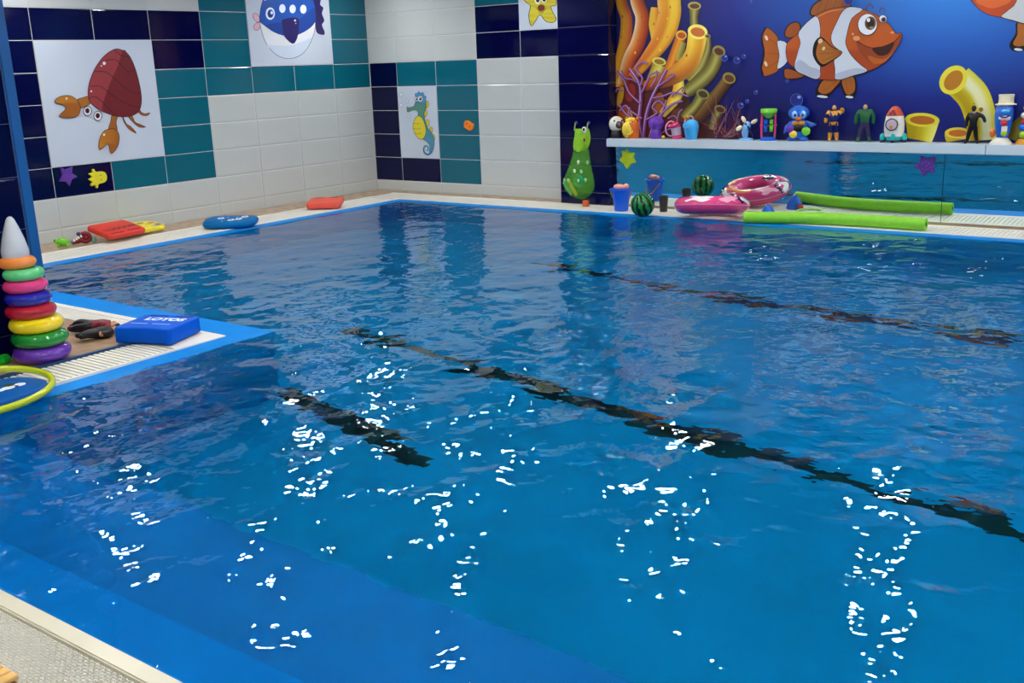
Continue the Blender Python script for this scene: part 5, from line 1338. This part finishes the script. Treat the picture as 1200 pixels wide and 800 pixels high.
# dolls lying down
def lying(name, label, px0, py0, px1, py1, mats, pick, skin, hair, spread, L=.40):
    a_, b_ = floorpt(px0, py0, .03), floorpt(px1, py1, .03)
    d = (b_-a_); d.z = 0; ln = d.length
    s = ln/44.0
    up_ = d.normalized(); n = Vector((0, 0, 1)); sd = up_.cross(n)   # body axis along d, front of the doll up
    Rm = Matrix((sd, -n, up_)).transposed().to_4x4()
    t = bpy.data.objects.new(name, None); COL.objects.link(t); t.empty_display_size = .05
    t.matrix_world = Matrix.Translation(Vector((a_.x, a_.y, .034))) @ Rm
    tag(t, label, 'doll', 'dolls lying on the deck corner')
    S = Matrix.Scale(s, 4)
    figure(t, spread, EDG, radii(1.75), mats, pick, S)
    doll_head(t, (0, 0, 40.6), S, skin, hair, 3.6)
    return t
lying('toy_doll', 'doll in dark red top and black trousers lying behind the other doll', 80, 385.5, 139, 381, [P_BLACK, P_MAROON, P_SKIN], lambda c: 2 if (abs(c.x) > 7 and c.z < 21 and c.z > 14) else 1 if c.z > 21 or c.z < 3 else 0, P_SKIN, P_HAIR,
      joints(knl=(-3.4, -4.5, 10), elr=(8.4, -3, 28), har=(6.5, -5.5, 34), ell=(-8.6, -1, 27)))
lying('toy_doll', 'black clad doll with bare hands lying nearest the grate', 90, 396, 139, 386, [P_BLACK, P_DPUR, P_SKIN], lambda c: 2 if ((abs(c.x) > 6.6 and 14 < c.z < 22) or c.z > 39 and abs(c.x) > 3.2) else 0, P_SKIN, P_HAIR,
      joints(knr=(4.6, -3.4, 9), anr=(6.4, 0, 1.6), ell=(-9.4, .5, 30), hal=(-10, 0, 38), elr=(9.4, .5, 27)))
# hoop, board beneath it, green foam piece
def hoop_board(w, h): return rrect(w, h, min(w, h)*.44, 8)
hc = Vector((4.335, -7.745, 0))
uu = (at_z(52, 446, .064)-at_z(-14, 466, .064)); uu.z = 0; uu.normalize(); vv = Vector((-uu.y, uu.x, 0))
bc = at_z(46, 442, .064)-uu*.25
t, w, h = board('kickboard', 'deep blue rounded kickboard with white flower print under the lime hoop', bc-uu*.25+vv*.19, bc+uu*.25+vv*.19, bc+uu*.25-vv*.19, bc-uu*.25-vv*.19, .058, .1, mat('deep_blue_foam', rgb(2, 84, 158), .5, noise=.05, spec=.15), (), bev=.02, outline=hoop_board)
for (x, y, r_, m_) in ((.12, -.02, .034, W_INK), (.06, -.02, .034, W_INK), (.09, .02, .03, mat('olive_ink', rgb(40, 60, 34), .5)), (.09, -.03, .02, P_DARK), (.01, -.02, .03, W_INK), (-.1, -.1, .03, W_INK)):
    bm = NB(); prism(bm, [(x+r_*math.cos(j*PI/6), y+r_*.9*math.sin(j*PI/6)) for j in range(12)], .05, .0586+.0004*random.random(), 0); mesh_obj('flower_print', bm, m_, t)
bm = NB(); torus(bm, .452, .0185, 96, 12); o = mesh_obj('hoop', bm, plastic('lime_yellow_gloss', 190, 206, 20, .2), None, True); o.location = Vector((4.505, -7.83, .070))
tag(o, 'lime yellow plastic hoop lying over the blue kickboard at left edge', 'hoop')
p = floorpt(4, 426)
bm = NB(); box(bm, (-.03, -.03, 0), (.03, .05, .05)); bmesh.ops.bevel(bm, geom=[e for e in bm.edges], offset=.012, segments=2, affect='EDGES')
o = mesh_obj('foam_piece', bm, plastic('vivid_green_foam', 20, 190, 50, .5), None, 45); o.location = (p.x+.01, p.y-.01, 0.001); o.rotation_euler = (0, 0, .4)
tag(o, 'small vivid green foam piece at the foot of the left column', 'toy')

# wooden duckboard in the bottom left corner
t = thing('duckboard', 'pale wooden slatted duckboard in the bottom left corner', 'mat', (6.75, -9.3, 0))
sb = None
for i in range(18):
    x = -.33+.0385*i
    if sb is None:
        bm = NB(); cbox(bm, (0, 0, .013), (.0325, .70, .014)); bmesh.ops.bevel(bm, geom=[e for e in bm.edges], offset=.003, segments=1, affect='EDGES'); sb = mesh_obj('slat', bm, M_WOOD, t)
    else: sb = part_copy(sb, t, (0, 0, 0))
    sb.location = (x+.018, 0.008, .001)
bm = NB(); box(bm, (-.33, -.25, .0), (.36, -.2, .007)); box(bm, (-.33, .2, .0), (.36, .25, .007)); o = mesh_obj('crossbar', bm, M_WOOD, t); o['kind'] = 'stuff'
